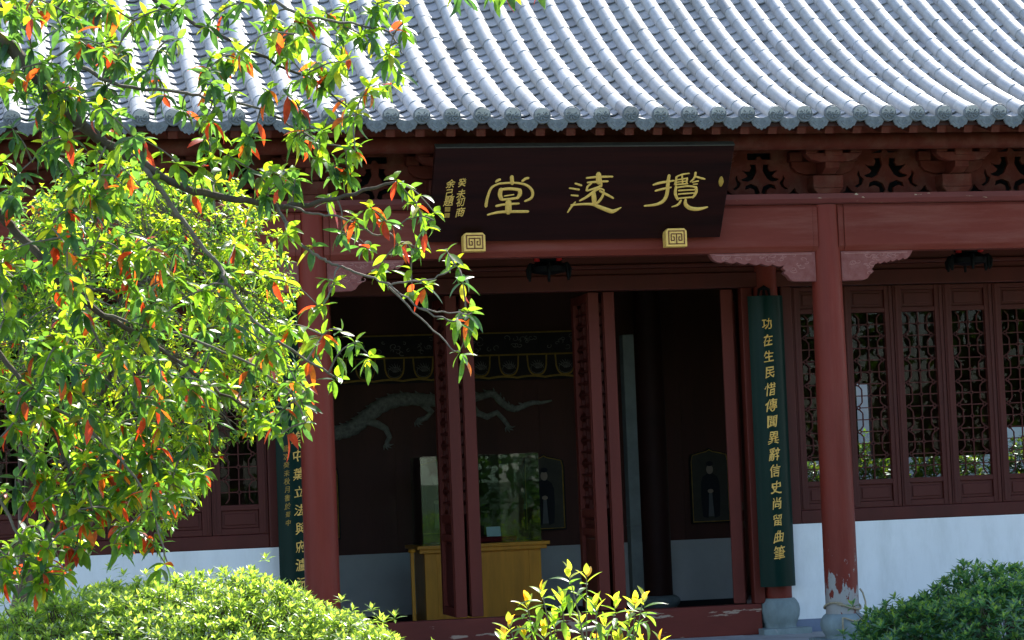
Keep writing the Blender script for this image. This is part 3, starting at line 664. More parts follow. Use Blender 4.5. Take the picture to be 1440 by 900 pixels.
def stroke_char(name, strokes, mat):
    mb = MB()
    for s in strokes:
        pts = []; m = len(s)
        for i in range(m-1):
            p0 = s[max(i-1, 0)]; p1 = s[i]; p2 = s[i+1]; p3 = s[min(i+2, m-1)]
            for q in (0, .25, .5, .75):
                f = lambda k: .5*(2*p1[k]+(p2[k]-p0[k])*q+(2*p0[k]-5*p1[k]+4*p2[k]-p3[k])*q*q+(3*p1[k]-p0[k]-3*p2[k]+p3[k])*q**3)
                pts.append((f(0), f(1), max(.0025, f(2)*1.28)))
        pts.append((s[-1][0], s[-1][1], s[-1][2]*1.28))
        # rounded ends
        a, b_ = Vector(pts[0][:2]), Vector(pts[1][:2]); d = (a-b_).normalized()
        pts.insert(0, (a.x+d.x*pts[0][2]*.75, a.y+d.y*pts[0][2]*.75, pts[0][2]*.45))
        a, b_ = Vector(pts[-1][:2]), Vector(pts[-2][:2]); d = (a-b_).normalized()
        pts.append((a.x+d.x*pts[-1][2]*.75, a.y+d.y*pts[-1][2]*.75, pts[-1][2]*.45))
        mb.tube([on_board(p[0], p[1], .003) for p in pts], [p[2] for p in pts], 10, .55, tuple(PN))
    return build(name, mb, mat, pq, smooth=60)
stroke_char('gilt_character', TANG, M['gold']); stroke_char('gilt_character', YUAN, M['gold']); stroke_char('gilt_character', LAN, M['gold'])
stroke_char('gilt_seal', SEAL, M['gold_dim'])
def rough_glyph(me, size, r, amt=1.0):
    """hand written look: every stroke end wanders a little, the whole sign leans and varies."""
    o = Vector((r.uniform(0, 90), r.uniform(0, 90), 0)); lean = r.uniform(-.06, .06); sx = r.uniform(.82, .95)
    for v in me.vertices:
        p = Vector((v.co.x/size, v.co.z/size, 0))
        d = (noise.noise_vector(p*2.6+o)*.085+noise.noise_vector(p*8+o)*.028)*amt
        v.co.x = (p.x*sx+p.y*lean+d.x)*size; v.co.z = (p.y+p.x*.10+d.y)*size
def small_writing(col, us, vs, size, name):
    mb = MB(); r5 = random.Random(len(col))
    for ch, u, v in zip(col, us, vs):
        me = text_shape(ch, size*r5.uniform(.9, 1.08), .004, .0007, .15); rough_glyph(me, size, r5, .4); mb.merge(me, Matrix.Translation(on_board(u, v, .002)) @ BM)
    return build(name, mb, M['gold'], pq)
small_writing('癸未初商', (-1.122, -1.125, -1.119, -1.112), (.598, .487, .405, .303), .095, 'gilt_inscription')
small_writing('余己題', (-1.223, -1.228, -1.228), (.588, .496, .412), .095, 'gilt_inscription')
mb = MB()
for v in (.332, .270): slab(mb, -1.255, -1.208, v-.022, v+.022, .0, .004)
build('gilt_seal', mb, M['gold_dim'], pq)
# gilt fret blocks under the board
for (u, z) in ((-.984, 3.738), (.876, 3.747)):
    mb = MB(); s = .093; h = .077
    mb.merge(flat_shape([[(-s, -h), (s, -h), (s, h-.02), (s-.02, h), (-s+.02, h), (-s, h-.02)]], .10, .006), Matrix.Translation((u, -.265, z)))
    b = build('fret_block', mb, M['gold_bright'], pq)
    mb = MB(); y = -.3225; w = .0085
    B = lambda x1, z1, x2, z2: mb.bar((u+x1, y, z+z1), (u+x2, y, z+z2), w, .006)
    a, c = s*.78, h*.76
    B(-a, -c, a, -c); B(a, -c-w/2, a, c+w/2); B(a, c, -a, c); B(-a, c+w/2, -a, -c-w/2)
    B(0, -c, 0, h*.42); B(-a*.68, h*.42, a*.68, h*.42)
    for sx in (-1, 1):
        B(sx*a*.68, h*.42, sx*a*.68, -h*.36); B(sx*a*.68, -h*.36, sx*a*.3, -h*.36); B(sx*a*.3, -h*.36, sx*a*.3, h*.06); B(sx*a*.3, h*.06, sx*a*.48, h*.06)
    build('fret_line', mb, M['fret'], b)

# ---- couplet boards on the inner columns
def couplet(x, label, text, z_top, z_bot, size, ux, small=None):
    r6 = random.Random(int(100+x*10)); t = thing('couplet_board', label, 'couplet board', (x, D-.15, .47), 'vertical couplet boards on the inner columns')
    R_ = .23; hw = .182; a = math.asin(hw/R_); yc = D-.19+R_*math.cos(a)
    arc = lambda rad: [(x+rad*math.sin(-a+2*a*i/16), yc-rad*math.cos(-a+2*a*i/16)) for i in range(17)]
    mb = MB(); mb.prism(arc(R_)+arc(R_-.03)[::-1], .468, 3.345, 'z'); build('board', mb, M['green'], t, smooth=30)
    mb = MB()
    mb.tube([(x-.06, D-.16, 3.345), (x-.05, D-.165, 3.41), (x, D-.165, 3.435), (x+.05, D-.165, 3.41), (x+.06, D-.16, 3.345)], [.012, .018, .022, .018, .012], 8)
    mb.tube([(x, D-.165, 3.35), (x, D-.165, 3.42)], [.02, .012], 8); build('hook', mb, M['iron'], t, smooth=50)
    def put(ch, xo, z, sz, bold, mat, name):
        me = text_shape(ch, sz*r6.uniform(.88, 1.06), .006, bold, .10); rough_glyph(me, sz, r6)
        me.transform(Matrix.Translation((xo, 0, z)))
        for v in me.vertices:
            q = max(-a, min(a, (v.co.x)/R_)); r_ = R_+.002-(v.co.y); v.co = Vector((x+r_*math.sin(q), yc-r_*math.cos(q), v.co.z))
        mb = MB(); mb.merge(me); build(name, mb, mat, t)
    n = len(text)
    for i, ch in enumerate(text):
        put(ch, ux[0]+(ux[1]-ux[0])*i/(n-1), z_top+(z_bot-z_top)*i/(n-1), size, .0013, M['gold_bright'], 'gilt_character')
    if small:
        m = len(small[0])
        for i, ch in enumerate(small[0]): put(ch, small[1], small[2]+(small[3]-small[2])*i/(m-1), small[4], .0006, M['gold_dim'], 'small_character')
couplet(2.335, 'curved dark green couplet board right of the open doorway', '功在生民惜傳聞異辭信史尚留曲筆', 3.065, .80, .132, (-.02, .004))
couplet(-2.405, 'curved dark green couplet board half hidden behind the left front column', '情迄中葉立法與府瀘沅', 2.27, .73, .125, (.015, .015), ('歲次癸未秋月書於蜀中', -.095, 2.0, 1.30, .062))

# ---- iron hanging lamps in the porch
def lamp(x, y, z, label):
    t = thing('hanging_lamp', label, 'lamp', (x, y, z), 'black iron lamps hung in the porch')
    mb = MB(); mb.lathe([(.05, -.02), (.16, .0), (.17, .05), (.12, .1), (.17, .16), (.1, .2)], (x, y, z), 20)
    for i in range(6):
        a = i*math.pi/3+.3; c, s = math.cos(a), math.sin(a)
        mb.tube([(x+.15*c, y+.15*s, z+.06), (x+.2*c, y+.2*s, z+.075), (x+.235*c, y+.235*s, z+.02), (x+.225*c, y+.225*s, z-.045), (x+.2*c, y+.2*s, z-.03)], [.016, .014, .012, .01, .006], 7)
        mb.tube([(x+.2*c, y+.2*s, z+.07), (x+.21*c, y+.21*s, z-.07)], [.02, .012], 6)
    build('lamp_body', mb, M['iron'], t, smooth=40)
    for a in (3.6, 5.3):
        mb = MB(); mb.tube([(x+.13*math.cos(a), y+.13*math.sin(a), z+.15), (x+.14*math.cos(a), y+.14*math.sin(a), z+.10)], [.035, .028], 8)
        build('red_tassel', mb, M['tassel_red'], t, smooth=40)
    mb = MB(); mb.tube([(x, y, z+.19), (x, y, 4.86)], .008, 6); build('chain', mb, M['iron'], t)
lamp(-.10, .62, 3.535, 'black iron lamp with red bits hanging above the doorway')
lamp(4.08, .62, 3.54, 'black iron lamp hanging before the right lattice windows')

# ---- display case
dc = thing('display_case', 'glass display case on a yellow wooden plinth inside the doorway', 'display case', (.07, 5.45, 0))
x0, x1, y0, y1 = -.62, .76, 5.1, 5.8
mb = MB(); mb.box(x0+.03, x1-.03, y0+.03, y1-.03, -.003, .84)
for (a, b_) in ((x0+.03, x0+.17), (x1-.17, x1-.03), ((x0+x1)/2-.17, (x0+x1)/2-.04)): mb.box(a, b_, y0+.018, y0+.03-.0005, .0, .839)
build('plinth', mb, M['plinth'], dc, bevel=.006)
mb = MB(); mb.box(x0-.03, x1+.03, y0-.03, y1+.03, .8405, .885); mb.box(x0-.06, x1+.06, y0-.06, y1+.06, .8855, .925); build('plinth_top', mb, M['plinth'], dc, bevel=.005)
mb = MB(); g0, g1, h0, h1 = x0+.02, x1-.02, y0+.02, y1-.02
for (a, b_, c, d_) in ((g0, g1, h0, h0+.008), (g0, g1, h1-.008, h1), (g0, g0+.008, h0+.0085, h1-.0085), (g1-.008, g1, h0+.0085, h1-.0085)): mb.box(a, b_, c, d_, .926, 1.90)
mb.box(g0, g1, h0, h1, 1.9005, 1.9085); build('glass_case', mb, M['case_glass'], dc)
mb = MB(); mb.box(-.06, .50, 5.25, 5.6, .927, .99); tag(build('cloth_pad', mb, M['redcloth'], None, bevel=.02), 'crimson cloth covered pad inside the glass case', 'pad')
mb = MB(); mb.add([(.16, 5.29, .992), (.32, 5.29, .992), (.32, 5.33, 1.10), (.16, 5.33, 1.10), (.16, 5.294, .991), (.32, 5.294, .991), (.32, 5.334, 1.099), (.16, 5.334, 1.099)], [(0, 1, 2, 3), (7, 6, 5, 4), (0, 4, 5, 1), (2, 6, 7, 3), (1, 5, 6, 2), (0, 3, 7, 4)])
tag(build('white_card', mb, M['card'], None), 'small white card standing on the crimson pad in the case', 'card')
mb = MB(); mb.box(-.785, -.745, 4.88, 4.92, -.003, .86); mb.box(-.84, -.69, 4.825, 4.975, -.003, .03); mb.lathe([(.035, .86), (.045, .88), (.03, .9)], (-.765, 4.9, 0), 14)
tag(build('barrier_post', mb, M['plinth'], None, bevel=.004), 'thin yellow wooden post standing left of the display case', 'post')

# ---- framed portraits on the partition wall
def portrait(xc, label, robe_w=1.0):
    zb, zt, hw = 1.00, 1.905, .25
    t = thing('framed_portrait', label, 'picture', (xc, 6.80, zb), 'arched gilt framed portraits on the inner wall')
    def arch(s, d=0):
        o = [(-hw+d, zb+d), (hw-d, zb+d), (hw-d, zt-.16)]
        o += [((hw-d)*(1-.12*j/6-.0*j), zt-.16+(.10-d*.5)*math.sin(j/6*1.57)) for j in range(1, 5)]
        o += [((hw-d)*.5, zt-.045-d*.6), ((hw-d)*.18, zt-.03-d*.6), (0, zt-d)]
        half = o[2:-1]
        return [(xc+p[0], p[1]) for p in o]+[(xc-p[0], p[1]) for p in half[::-1]]
    mb = MB(); mb.merge(flat_shape([arch(1, .004)], .02), Matrix.Translation((0, 6.805, 0))); build('canvas', mb, M['canvas'], t)
    mb = MB(); pa = arch(1, .02); mb.tube([(p[0], 6.79, p[1]) for p in pa]+[(pa[0][0], 6.79, pa[0][1])], .008, 6); build('gilt_frame', mb, M['gold_dim'], t)
    mb = MB(); o = arch(1, 0); i_ = arch(1, .014); mb.merge(flat_shape([o, i_], .05), Matrix.Translation((0, 6.80, 0))); build('outer_frame', mb, M['void'], t)
    y = 6.7915
    E_ = lambda cx, cz, rx, rz, n=20: [(xc+cx+rx*math.cos(2*math.pi*k/n), cz+rz*math.sin(2*math.pi*k/n)) for k in range(n)]
    mb = MB(); bw = .115*robe_w
    mb.merge(flat_shape([[(xc+p, q) for p, q in ((-.03, 1.60), (-.09, 1.56), (-bw, 1.49), (-bw-.005, 1.3), (-bw+.01, 1.08), (-.04, 1.06), (-.03, 1.2), (.03, 1.2), (.04, 1.06), (bw-.01, 1.08), (bw+.005, 1.3), (bw, 1.49), (.09, 1.56), (.03, 1.60))]], .006), Matrix.Translation((0, y, 0)))
    mb.merge(flat_shape([E_(0, 1.715, .045, .03)], .006), Matrix.Translation((0, y-.004, 0))); build('painted_robe', mb, M['robe'], t)
    mb = MB(); mb.merge(flat_shape([E_(0, 1.645, .042, .056)], .006), Matrix.Translation((0, y-.002, 0))); mb.merge(flat_shape([E_(0, 1.385, .035, .025)], .006), Matrix.Translation((0, y-.005, 0))); build('painted_face', mb, M['skin'], t)
    mb = MB(); mb.merge(flat_shape([[(xc-.028, 1.20), (xc-.036, 1.08), (xc+.036, 1.08), (xc+.028, 1.20), (xc+.02, 1.36), (xc-.02, 1.36)]], .005), Matrix.Translation((0, y-.003, 0))); build('painted_skirt', mb, M['robe_light'], t)
portrait(-1.53, 'framed robed portrait just right of the left front column, only its edge seen')
portrait(-.13, 'gilt framed arched portrait behind the left edge of the glass case')
portrait(1.18, 'gilt framed portrait in dark robe right beside the glass case')
portrait(3.235, 'arched portrait of a standing robed figure at the right doorpost')

# ---- dragon relief
dr = thing('dragon_relief', 'grey green carved dragon stretched along the dark inner wall', 'relief', (0, 6.8, 2.4))
pts = [(-2.05, 2.40), (-1.8, 2.25), (-1.55, 2.22), (-1.3, 2.24), (-1.1, 2.29), (-.944, 2.40), (-.742, 2.545), (-.486, 2.61), (-.146, 2.59), (.138, 2.545), (.427, 2.61), (.601, 2.64), (.711, 2.53), (.853, 2.453), (1.058, 2.517), (1.2, 2.52), (1.334, 2.545)]
rad = [.07, .075, .08, .085, .088, .09, .088, .08, .072, .06, .045, .042, .042, .038, .03, .02, .008]
fine = []; fr = []
for i in range(len(pts)-1):
    for q in range(6):
        u = q/6; p0, p1, p2, p3 = pts[max(i-1, 0)], pts[i], pts[i+1], pts[min(i+2, len(pts)-1)]
        fine.append(tuple(.5*(2*p1[k]+(p2[k]-p0[k])*u+(2*p0[k]-5*p1[k]+4*p2[k]-p3[k])*u*u+(3*p1[k]-p0[k]-3*p2[k]+p3[k])*u**3) for k in (0, 1)))
        fr.append((rad[i]*(1-u)+rad[i+1]*u)*(1+.07*math.sin((i*6+q)*2.1)))
mb = MB(); mb.tube([(p[0], 6.81, p[1]) for p in fine], fr, 12, .55, (0, 1, 0))
def leg(ps, r0_, r1_):
    mb.tube([(p[0], 6.80, p[1]) for p in ps], [r0_+(r1_-r0_)*i/(len(ps)-1) for i in range(len(ps))], 8, .6, (0, 1, 0))
    e = ps[-1]
    for a in (-2.3, -1.7, -1.1, -.5): mb.tube([(e[0], 6.8, e[1]), (e[0]+.05*math.cos(a), 6.79, e[1]+.05*math.sin(a)), (e[0]+.085*math.cos(a+.35), 6.8, e[1]+.085*math.sin(a+.35))], [.016, .012, .003], 6)
leg([(-.92, 2.37), (-.8, 2.33), (-.70, 2.27), (-.66, 2.17), (-.70, 2.10)], .05, .025)
leg([(-.25, 2.55), (-.15, 2.45), (-.22, 2.38), (-.32, 2.36)], .045, .025)
leg([(.30, 2.57), (.40, 2.42), (.52, 2.37), (.64, 2.42), (.72, 2.33), (.77, 2.26)], .045, .025)
# head, mane and fins
mb.tube([(-2.04, 6.80, 2.40), (-2.1, 6.78, 2.5), (-2.0, 6.76, 2.58), (-1.86, 6.76, 2.55), (-1.78, 6.77, 2.5)], [.07, .1, .1, .07, .04], 10, .7, (0, 1, 0))
for j in range(26):
    i = 6+j*3
    if i+1 < len(fine):
        p = Vector((fine[i][0], fine[i][1])); t_ = (Vector(fine[i+1])-p).normalized(); nn = Vector((-t_.y, t_.x)); q = p+nn*fr[i]*.9
        mb.tube([(q.x, 6.80, q.y), (q.x-t_.x*.03+nn.x*.03, 6.8, q.y-t_.y*.03+nn.y*.03)], [.016, .003], 5)
build('body', mb, M['relief'], dr, smooth=50)

# ---- straw rope round the foot of the worn column
rx = []
for j in range(40):
    a = j/39*2*math.pi*1.05-2.2; rx.append((2.4+.166*math.cos(a), .166*math.sin(a), .345+.03*math.sin(a*2)+.012*j/39))
rx2 = [(2.4+.166*math.cos(-.35), .166*math.sin(-.35), .50), (2.578, -.07, .46), (2.588, -.10, .38), (2.58, -.13, .30), (2.53, -.185, .245), (2.46, -.214, .215), (2.40, -.222, .225), (2.35, -.221, .245), (2.32, -.216, .25), (2.315, -.222, .20), (2.318, -.222, .12)]
mb = MB(); mb.tube(rx, .010, 7)
sm = []
for i in range(len(rx2)-1):
    for q in (0, .33, .66): sm.append(Vector(rx2[i]).lerp(Vector(rx2[i+1]), q))
mb.tube(sm+[rx2[-1]], .0085, 7)
tag(build('straw_rope', mb, M['rope'], None, smooth=60), 'frayed straw rope tied round the foot of the worn front column', 'rope')
# ================================================================== plants
def unit(v): return v.normalized() if v.length > 1e-9 else Vector((0, 0, 1))
def rvec(r): 
    while True:
        v = Vector((r.uniform(-1, 1), r.uniform(-1, 1), r.uniform(-1, 1)))
        if .05 < v.length < 1: return v.normalized()

def leaf_fine(mb, base, d, up, L_, W_, curl, fold, col, segs=5):
    """pointed blade, folded along its midrib and curling down."""
    d = unit(d); s = unit(d.cross(up)); n = unit(s.cross(d)); vs = []; fs = []
    P = []
    for i in range(segs+1):
        t = i/segs; ang = curl*t
        P.append(base+(d*math.cos(ang*.5)-n*math.sin(ang*.5))*(L_*t))
    for i in range(segs+1):
        t = i/segs; w = W_*.5*(math.sin(math.pi*min(1, t**.85*1.0))**.8 if 0 < t < 1 else .04)
        nn = n*(fold*w)
        vs += [P[i]-s*w+nn, P[i], P[i]+s*w+nn]
    for i in range(segs):
        a = i*3; fs += [(a, a+1, a+4, a+3), (a+1, a+2, a+5, a+4)]
    mb.add(vs, fs, col)
def leaf_small(mb, base, d, up, L_, W_, curl, fold, col):
    d = unit(d); s = unit(d.cross(up)); n = unit(s.cross(d))
    m = base+d*(L_*.5); t = base+d*L_-n*(L_*curl)
    mb.add([base, m-s*(W_/2)+n*(fold*W_), m, m+s*(W_/2)+n*(fold*W_), t], [(0, 2, 1), (0, 3, 2), (1, 2, 4), (2, 3, 4)], col)

def mixc(a, b, t): return tuple(a[i]*(1-t)+b[i]*t for i in range(3))
G_OLD, G_MID, G_NEW, G_YEL = (.026, .075, .030), (.065, .135, .020), (.13, .21, .020), (.26, .27, .025)
RED, ORG = (.46, .045, .016), (.55, .15, .018)

def smooth_path(ps, k=4):
    out = []
    for i in range(len(ps)-1):
        p0, p1, p2, p3 = ps[max(i-1, 0)], ps[i], ps[i+1], ps[min(i+2, len(ps)-1)]
        for q in range(k):
            u = q/k; out.append(.5*(2*p1+(p2-p0)*u+(2*p0-5*p1+4*p2-p3)*u*u+(3*p1-p0-3*p2+p3)*u**3))
    return out+[ps[-1]]

def rosette(mb, mbr, p, axis, r, n, L_, W_, droop, pal, redp, fine=True):
    ax = unit(axis); ref = unit(ax.cross(rvec(r))); o2 = ax.cross(ref); a0 = r.uniform(0, 6.28)
    old = r.random() < (.5 if p.x < -4.3 and p.z > 2.6 else .28)
    if old: pal = ((.020, .055, .036), (.032, .085, .042), (.06, .125, .035))  # dark bluish palette: older leaves, plus painted shade, commonest at the upper left
    for i in range(n):
        a = a0+i*2.4+r.uniform(-.35, .35); q = i/max(1, n-1)
        rad = ref*math.cos(a)+o2*math.sin(a)
        el = .95-1.15*q-droop*q+r.uniform(-.25, .25)
        d = rad*math.cos(el)+ax*math.sin(el); d.z -= droop*.55*q; d = unit(d)
        L2 = L_*(.55+.55*q if q < .5 else 1.0)*r.uniform(.8, 1.15)
        c = mixc(pal[0], pal[1], r.random()) if q > .45 else mixc(pal[1], pal[2], r.random())
        if r.random() < .06: c = mixc(c, G_YEL, .7)
        tgt = mb
        if q > .35 and r.random() < redp: c = RED if r.random() < .6 else mixc(RED, ORG, r.random()); tgt = mbr; d.z -= .5; d = unit(d)
        k = r.uniform(.8, 1.2); c = tuple(x*k for x in c); L2 *= r.uniform(.75, 1.1)
        up = unit(Vector((0, 0, 1))+rvec(r)*.55)
        b = p-ax*(.05*L_/.1*q*r.random())
        if fine: leaf_fine(tgt, b, d, up, L2, W_*r.uniform(.85, 1.15), r.uniform(.1, .9), r.uniform(.1, .6), c)
        else: leaf_small(tgt, b, d, up, L2, W_*r.uniform(.85, 1.15), r.uniform(.0, .3), r.uniform(.05, .35), c)

# ---------------- the near tree: limbs reach in from the left, leaves about nine metres from the viewer
r = random.Random(21)
YT = -12.0
def px(ps): return [at(p[0], p[1], YT+(p[2] if len(p) > 2 else 0)) for p in ps]
trunk_x = at(-150, 450, YT).x
near = thing('broadleaf_tree', 'near tree with long green leaves and scattered red ones reaching over the roof', 'tree', (trunk_x, YT, -.36))
limbs = [  # (pixels of the limb and depth offsets, thick radius, thin radius)
 ([(-140, -60, .0), (-60, 10, .1), (20, 72, .1), (62, 118, .05), (115, 175, 0), (150, 202, 0), (200, 232, 0), (260, 264, -.05), (330, 280, -.1), (400, 289, -.1), (450, 284, -.1), (510, 268, -.15), (555, 256, -.2)], .034, .005),
 ([(-150, 150, .1), (-70, 240, .2), (0, 302, .2), (20, 323, .2), (60, 367, .15), (97, 407, .1), (147, 443, .1), (187, 467, .1), (240, 500, .05), (300, 545, 0), (350, 575, -.05)], .024, .004),
 ([(200, 232, 0), (250, 300, -.1), (277, 337, -.15), (307, 373, -.2), (320, 400, -.25), (347, 437, -.25), (377, 467, -.3), (420, 500, -.3), (470, 530, -.3)], .011, .004),
 ([(388, 289, -.1), (400, 311, -.15), (411, 329, -.2), (431, 351, -.2), (453, 364, -.25), (473, 372, -.3), (500, 383, -.3), (545, 400, -.35), (590, 434, -.4), (640, 452, -.4)], .008, .003),
 ([(545, 400, -.35), (575, 395, -.4), (610, 392, -.45), (640, 372, -.45)], .004, .0025),
 ([(545, 402, -.35), (590, 448, -.4), (632, 486, -.45), (646, 495, -.45)], .004, .002),
 ([(590, 434, -.4), (630, 440, -.4), (664, 440, -.4)], .0035, .002),
 ([(400, 289, -.1), (440, 300, -.2), (480, 308, -.25), (520, 326, -.3), (545, 328, -.3), (580, 305, -.35), (610, 310, -.35)], .005, .0025),
 ([(-140, -120, .1), (-40, -90, .2), (60, -60, .25), (180, -20, .2), (250, 20, .2), (320, 55, .15), (390, 90, .1), (450, 120, .05), (505, 165, 0)], .016, .003),
 ([(60, -60, .25), (200, -60, .1), (330, -30, 0), (420, 20, -.1), (480, 30, -.1), (545, 45, -.1), (565, 75, -.15)], .010, .003),
 ([(115, 95, .1), (170, 120, .1), (250, 130, .1), (300, 140, .05), (380, 160, 0), (440, 195, 0), (490, 210, -.1)], .008, .003),
 ([(-100, -50, .1), (-20, 5, .3), (40, 18, .3), (100, 2, .35), (170, -30, .35)], .030, .014),
 ([(-150, 330, 0), (-60, 430, .1), (0, 500, .1), (50, 560, .0), (90, 640, -.1), (110, 720, -.15), (105, 780, -.2)], .016, .003),
 ([(50, 560, 0), (120, 600, -.1), (180, 660, -.2), (215, 720, -.25), (235, 790, -.3)], .008, .003),
 ([(97, 407, .1), (160, 520, 0), (200, 590, -.1), (250, 650, -.15)], .006, .003),
 ([(-150, 560, .1), (-60, 640, .1), (0, 700, 0), (30, 770, -.1), (30, 830, -.1)], .012, .003),
 ([(150, 202, 0), (135, 240, -.1), (133, 290, -.15), (140, 330, -.2)], .005, .002),
 ([(-100, -50, .1), (150, -120, .2), (400, -110, .1), (580, -70, 0), (690, -30, 0)], .010, .003),
 ([(147, 443, .1), (250, 470, -.1), (330, 500, -.2), (400, 545, -.3), (430, 590, -.3)], .006, .003),
]
mb = MB(); nodes = []
tk = smooth_path([Vector((trunk_x-.05, YT, -.4)), Vector((trunk_x, YT+.03, .6)), Vector((trunk_x+.04, YT, 1.5)), Vector((trunk_x-.02, YT+.04, 2.4)), Vector((trunk_x+.02, YT, 3.4)), Vector((trunk_x-.1, YT, 4.6))])
mb.tube(tk, [.13*(1-.55*i/(len(tk)-1)) for i in range(len(tk))], 16)
trunk = build('trunk', mb, M['bark'], near, smooth=60)
for (ps, ra, rz_) in limbs:
    P = smooth_path(px(ps), 5); n = len(P)
    P = [p+Vector((r.uniform(-1, 1), r.uniform(-1, 1), r.uniform(-1, 1)))*.006 if 0 < i < n-1 else p for i, p in enumerate(P)]
    mb = MB(); mb.tube(P, [ra+(rz_-ra)*(i/(n-1))**.8 for i in range(n)], 8)
    build('branch', mb, M['bark'] if ra > .012 else M['twig'], near, smooth=60)
    for i, p in enumerate(P):
        nodes.append(p)
# where the leafy shoots end: (x, y, half width, half height, count, depth spread)
areas = [(85, 70, 105, 85, 80, .45), (330, 70, 150, 75, 42, .35), (525, 60, 50, 70, 13, .25), (100, 225, 105, 75, 46, .45), (310, 215, 110, 70, 24, .35), (465, 220, 55, 70, 13, .25),
         (110, 400, 120, 110, 74, .45), (290, 430, 110, 90, 22, .4), (340, 545, 95, 60, 30, .35), (120, 570, 130, 90, 85, .45), (120, 700, 120, 70, 76, .4), (40, 790, 60, 45, 20, .3), (235, 640, 55, 60, 16, .3), (420, 470, 45, 50, 7, .25), (-70, 300, 80, 420, 60, .6), (450, 60, 60, 60, 10, .3)]
fixed = [(566, 30), (560, 95), (548, 70), (505, 160), (520, 120), (556, 252), (500, 215), (585, 285), (612, 300), (600, 318), (560, 345), (640, 372), (628, 352), (650, 395), (590, 350), (600, 400), (580, 410), (664, 440), (640, 452), (646, 495), (530, 385), (520, 350), (480, 330), (500, 305), (470, 400), (455, 430), (500, 480), (520, 500), (480, 465), (475, 530), (440, 345), (405, 330), (540, 310), (520, 290), (430, 595), (400, 575), (425, 560), (395, 610),
         (232, 792), (215, 770), (62, 800), (100, 770), (160, 765), (690, -14), (720, -18), (640, -12), (765, -22), (205, 20), (420, 150), (455, 180), (380, 125), (350, 190)]
targets = []
for (cx, cy, hx, hy, n, dy) in areas:
    k = 0
    while k < n:
        a, b_ = r.uniform(-1, 1), r.uniform(-1, 1)
        if a*a+b_*b_ > 1.15: continue
        x, y = cx+a*hx, cy+b_*hy
        if noise.noise(Vector((x/55, y/55, 3.1))) < -.32: 
            if r.random() < .8: continue
        targets.append(at(x, y, YT+r.gauss(0, dy*.6))); k += 1
for (x, y) in fixed: targets.append(at(x, y, YT-.2+r.uniform(-.2, .15)))
import mathutils
kd_nodes = list(nodes)
targets.sort(key=lambda p: min((p-q).length for q in nodes[::3]))
tw = MB(); fol = MB(); redf = MB()
for p in targets:
    best = None; bd_ = 1e9
    for q in kd_nodes:
        d = (p-q); l = d.length*(1.25 if d.z > .12 else 1.0)
        if l < bd_: bd_ = l; best = q
    v = p-best; L0 = v.length
    mid = best.lerp(p, .5)+Vector((r.uniform(-.1, .1), r.uniform(-.1, .1), r.uniform(.0, .16)))*L0
    P = smooth_path([best, mid, p], 5)
    tw.tube(P, [.0042-.0022*i/(len(P)-1) for i in range(len(P))], 5)
    kd_nodes += P[3::3]
    ax = unit(unit(P[-1]-P[-2])*.8+Vector((0, 0, .75))+rvec(r)*.45)
    rosette(fol, redf, p, ax, r, r.randint(7, 11), .089, .0265, .85, (G_OLD, G_MID, G_NEW), .12 if p.z < 2.05 and p.x < -4.2 else .085)
    if L0 > .12:
        for q in (4, 6):
            if r.random() < .7:
                for _ in range(2):
                    b = P[min(q, len(P)-1)]; d = unit(rvec(r)+Vector((0, 0, -.5))); red = r.random() < .12
                    leaf_fine(redf if red else fol, b, d, unit(Vector((0, 0, 1))+rvec(r)*.6), .09*r.uniform(.7, 1.1), .028, r.uniform(.2, .9), .3, (mixc(RED, ORG, r.random()*.6) if red else mixc(G_OLD, G_NEW, r.random())))
build('twig_canopy', tw, M['twig'], near, smooth=60)
leafmesh('foliage', fol, M['leaf'], near)
o = leafmesh('red_foliage', redf, M['redleaf'], near); o['label'] = 'old leaves turned red and orange'

# ---------------- the tree behind it, close to the hall
r = random.Random(5)
c2 = at(190, 480, -4.6); axr = (1.16, 1.0, 1.28)
far = thing('small_leaved_tree', 'dense sunlit tree with fine yellow green leaves behind the near tree', 'tree', (c2.x-.75, c2.y+.2, -.36))
b0 = Vector((c2.x-.75, c2.y+.2, -.36))
tk = smooth_path([b0, b0+Vector((.03, .02, .7)), b0+Vector((-.04, .04, 1.4)), Vector((c2.x, c2.y, c2.z-.2)), Vector((c2.x+.05, c2.y, c2.z+.7))])
mb = MB(); mb.tube(tk, [.085*(1-.75*i/(len(tk)-1)) for i in range(len(tk))], 12); build('trunk', mb, M['bark'], far, smooth=60)
fol = MB(); redf = MB(); tw = MB(); lim = []
for i in range(13):
    a = i*2.4; e = r.uniform(-.25, .9); s = tk[6+(i % 9)]
    tip = c2+Vector((axr[0]*.8*math.cos(a)*math.cos(e), axr[1]*.8*math.sin(a)*math.cos(e), axr[2]*.8*math.sin(e)))
    P = smooth_path([s, s.lerp(tip, .5)+Vector((0, 0, .12)), tip], 6); lim += P[3:]
    mb = MB(); mb.tube(P, [.028-.022*j/(len(P)-1) for j in range(len(P))], 7); build('branch', mb, M['bark'], far, smooth=60)
cnt = 0
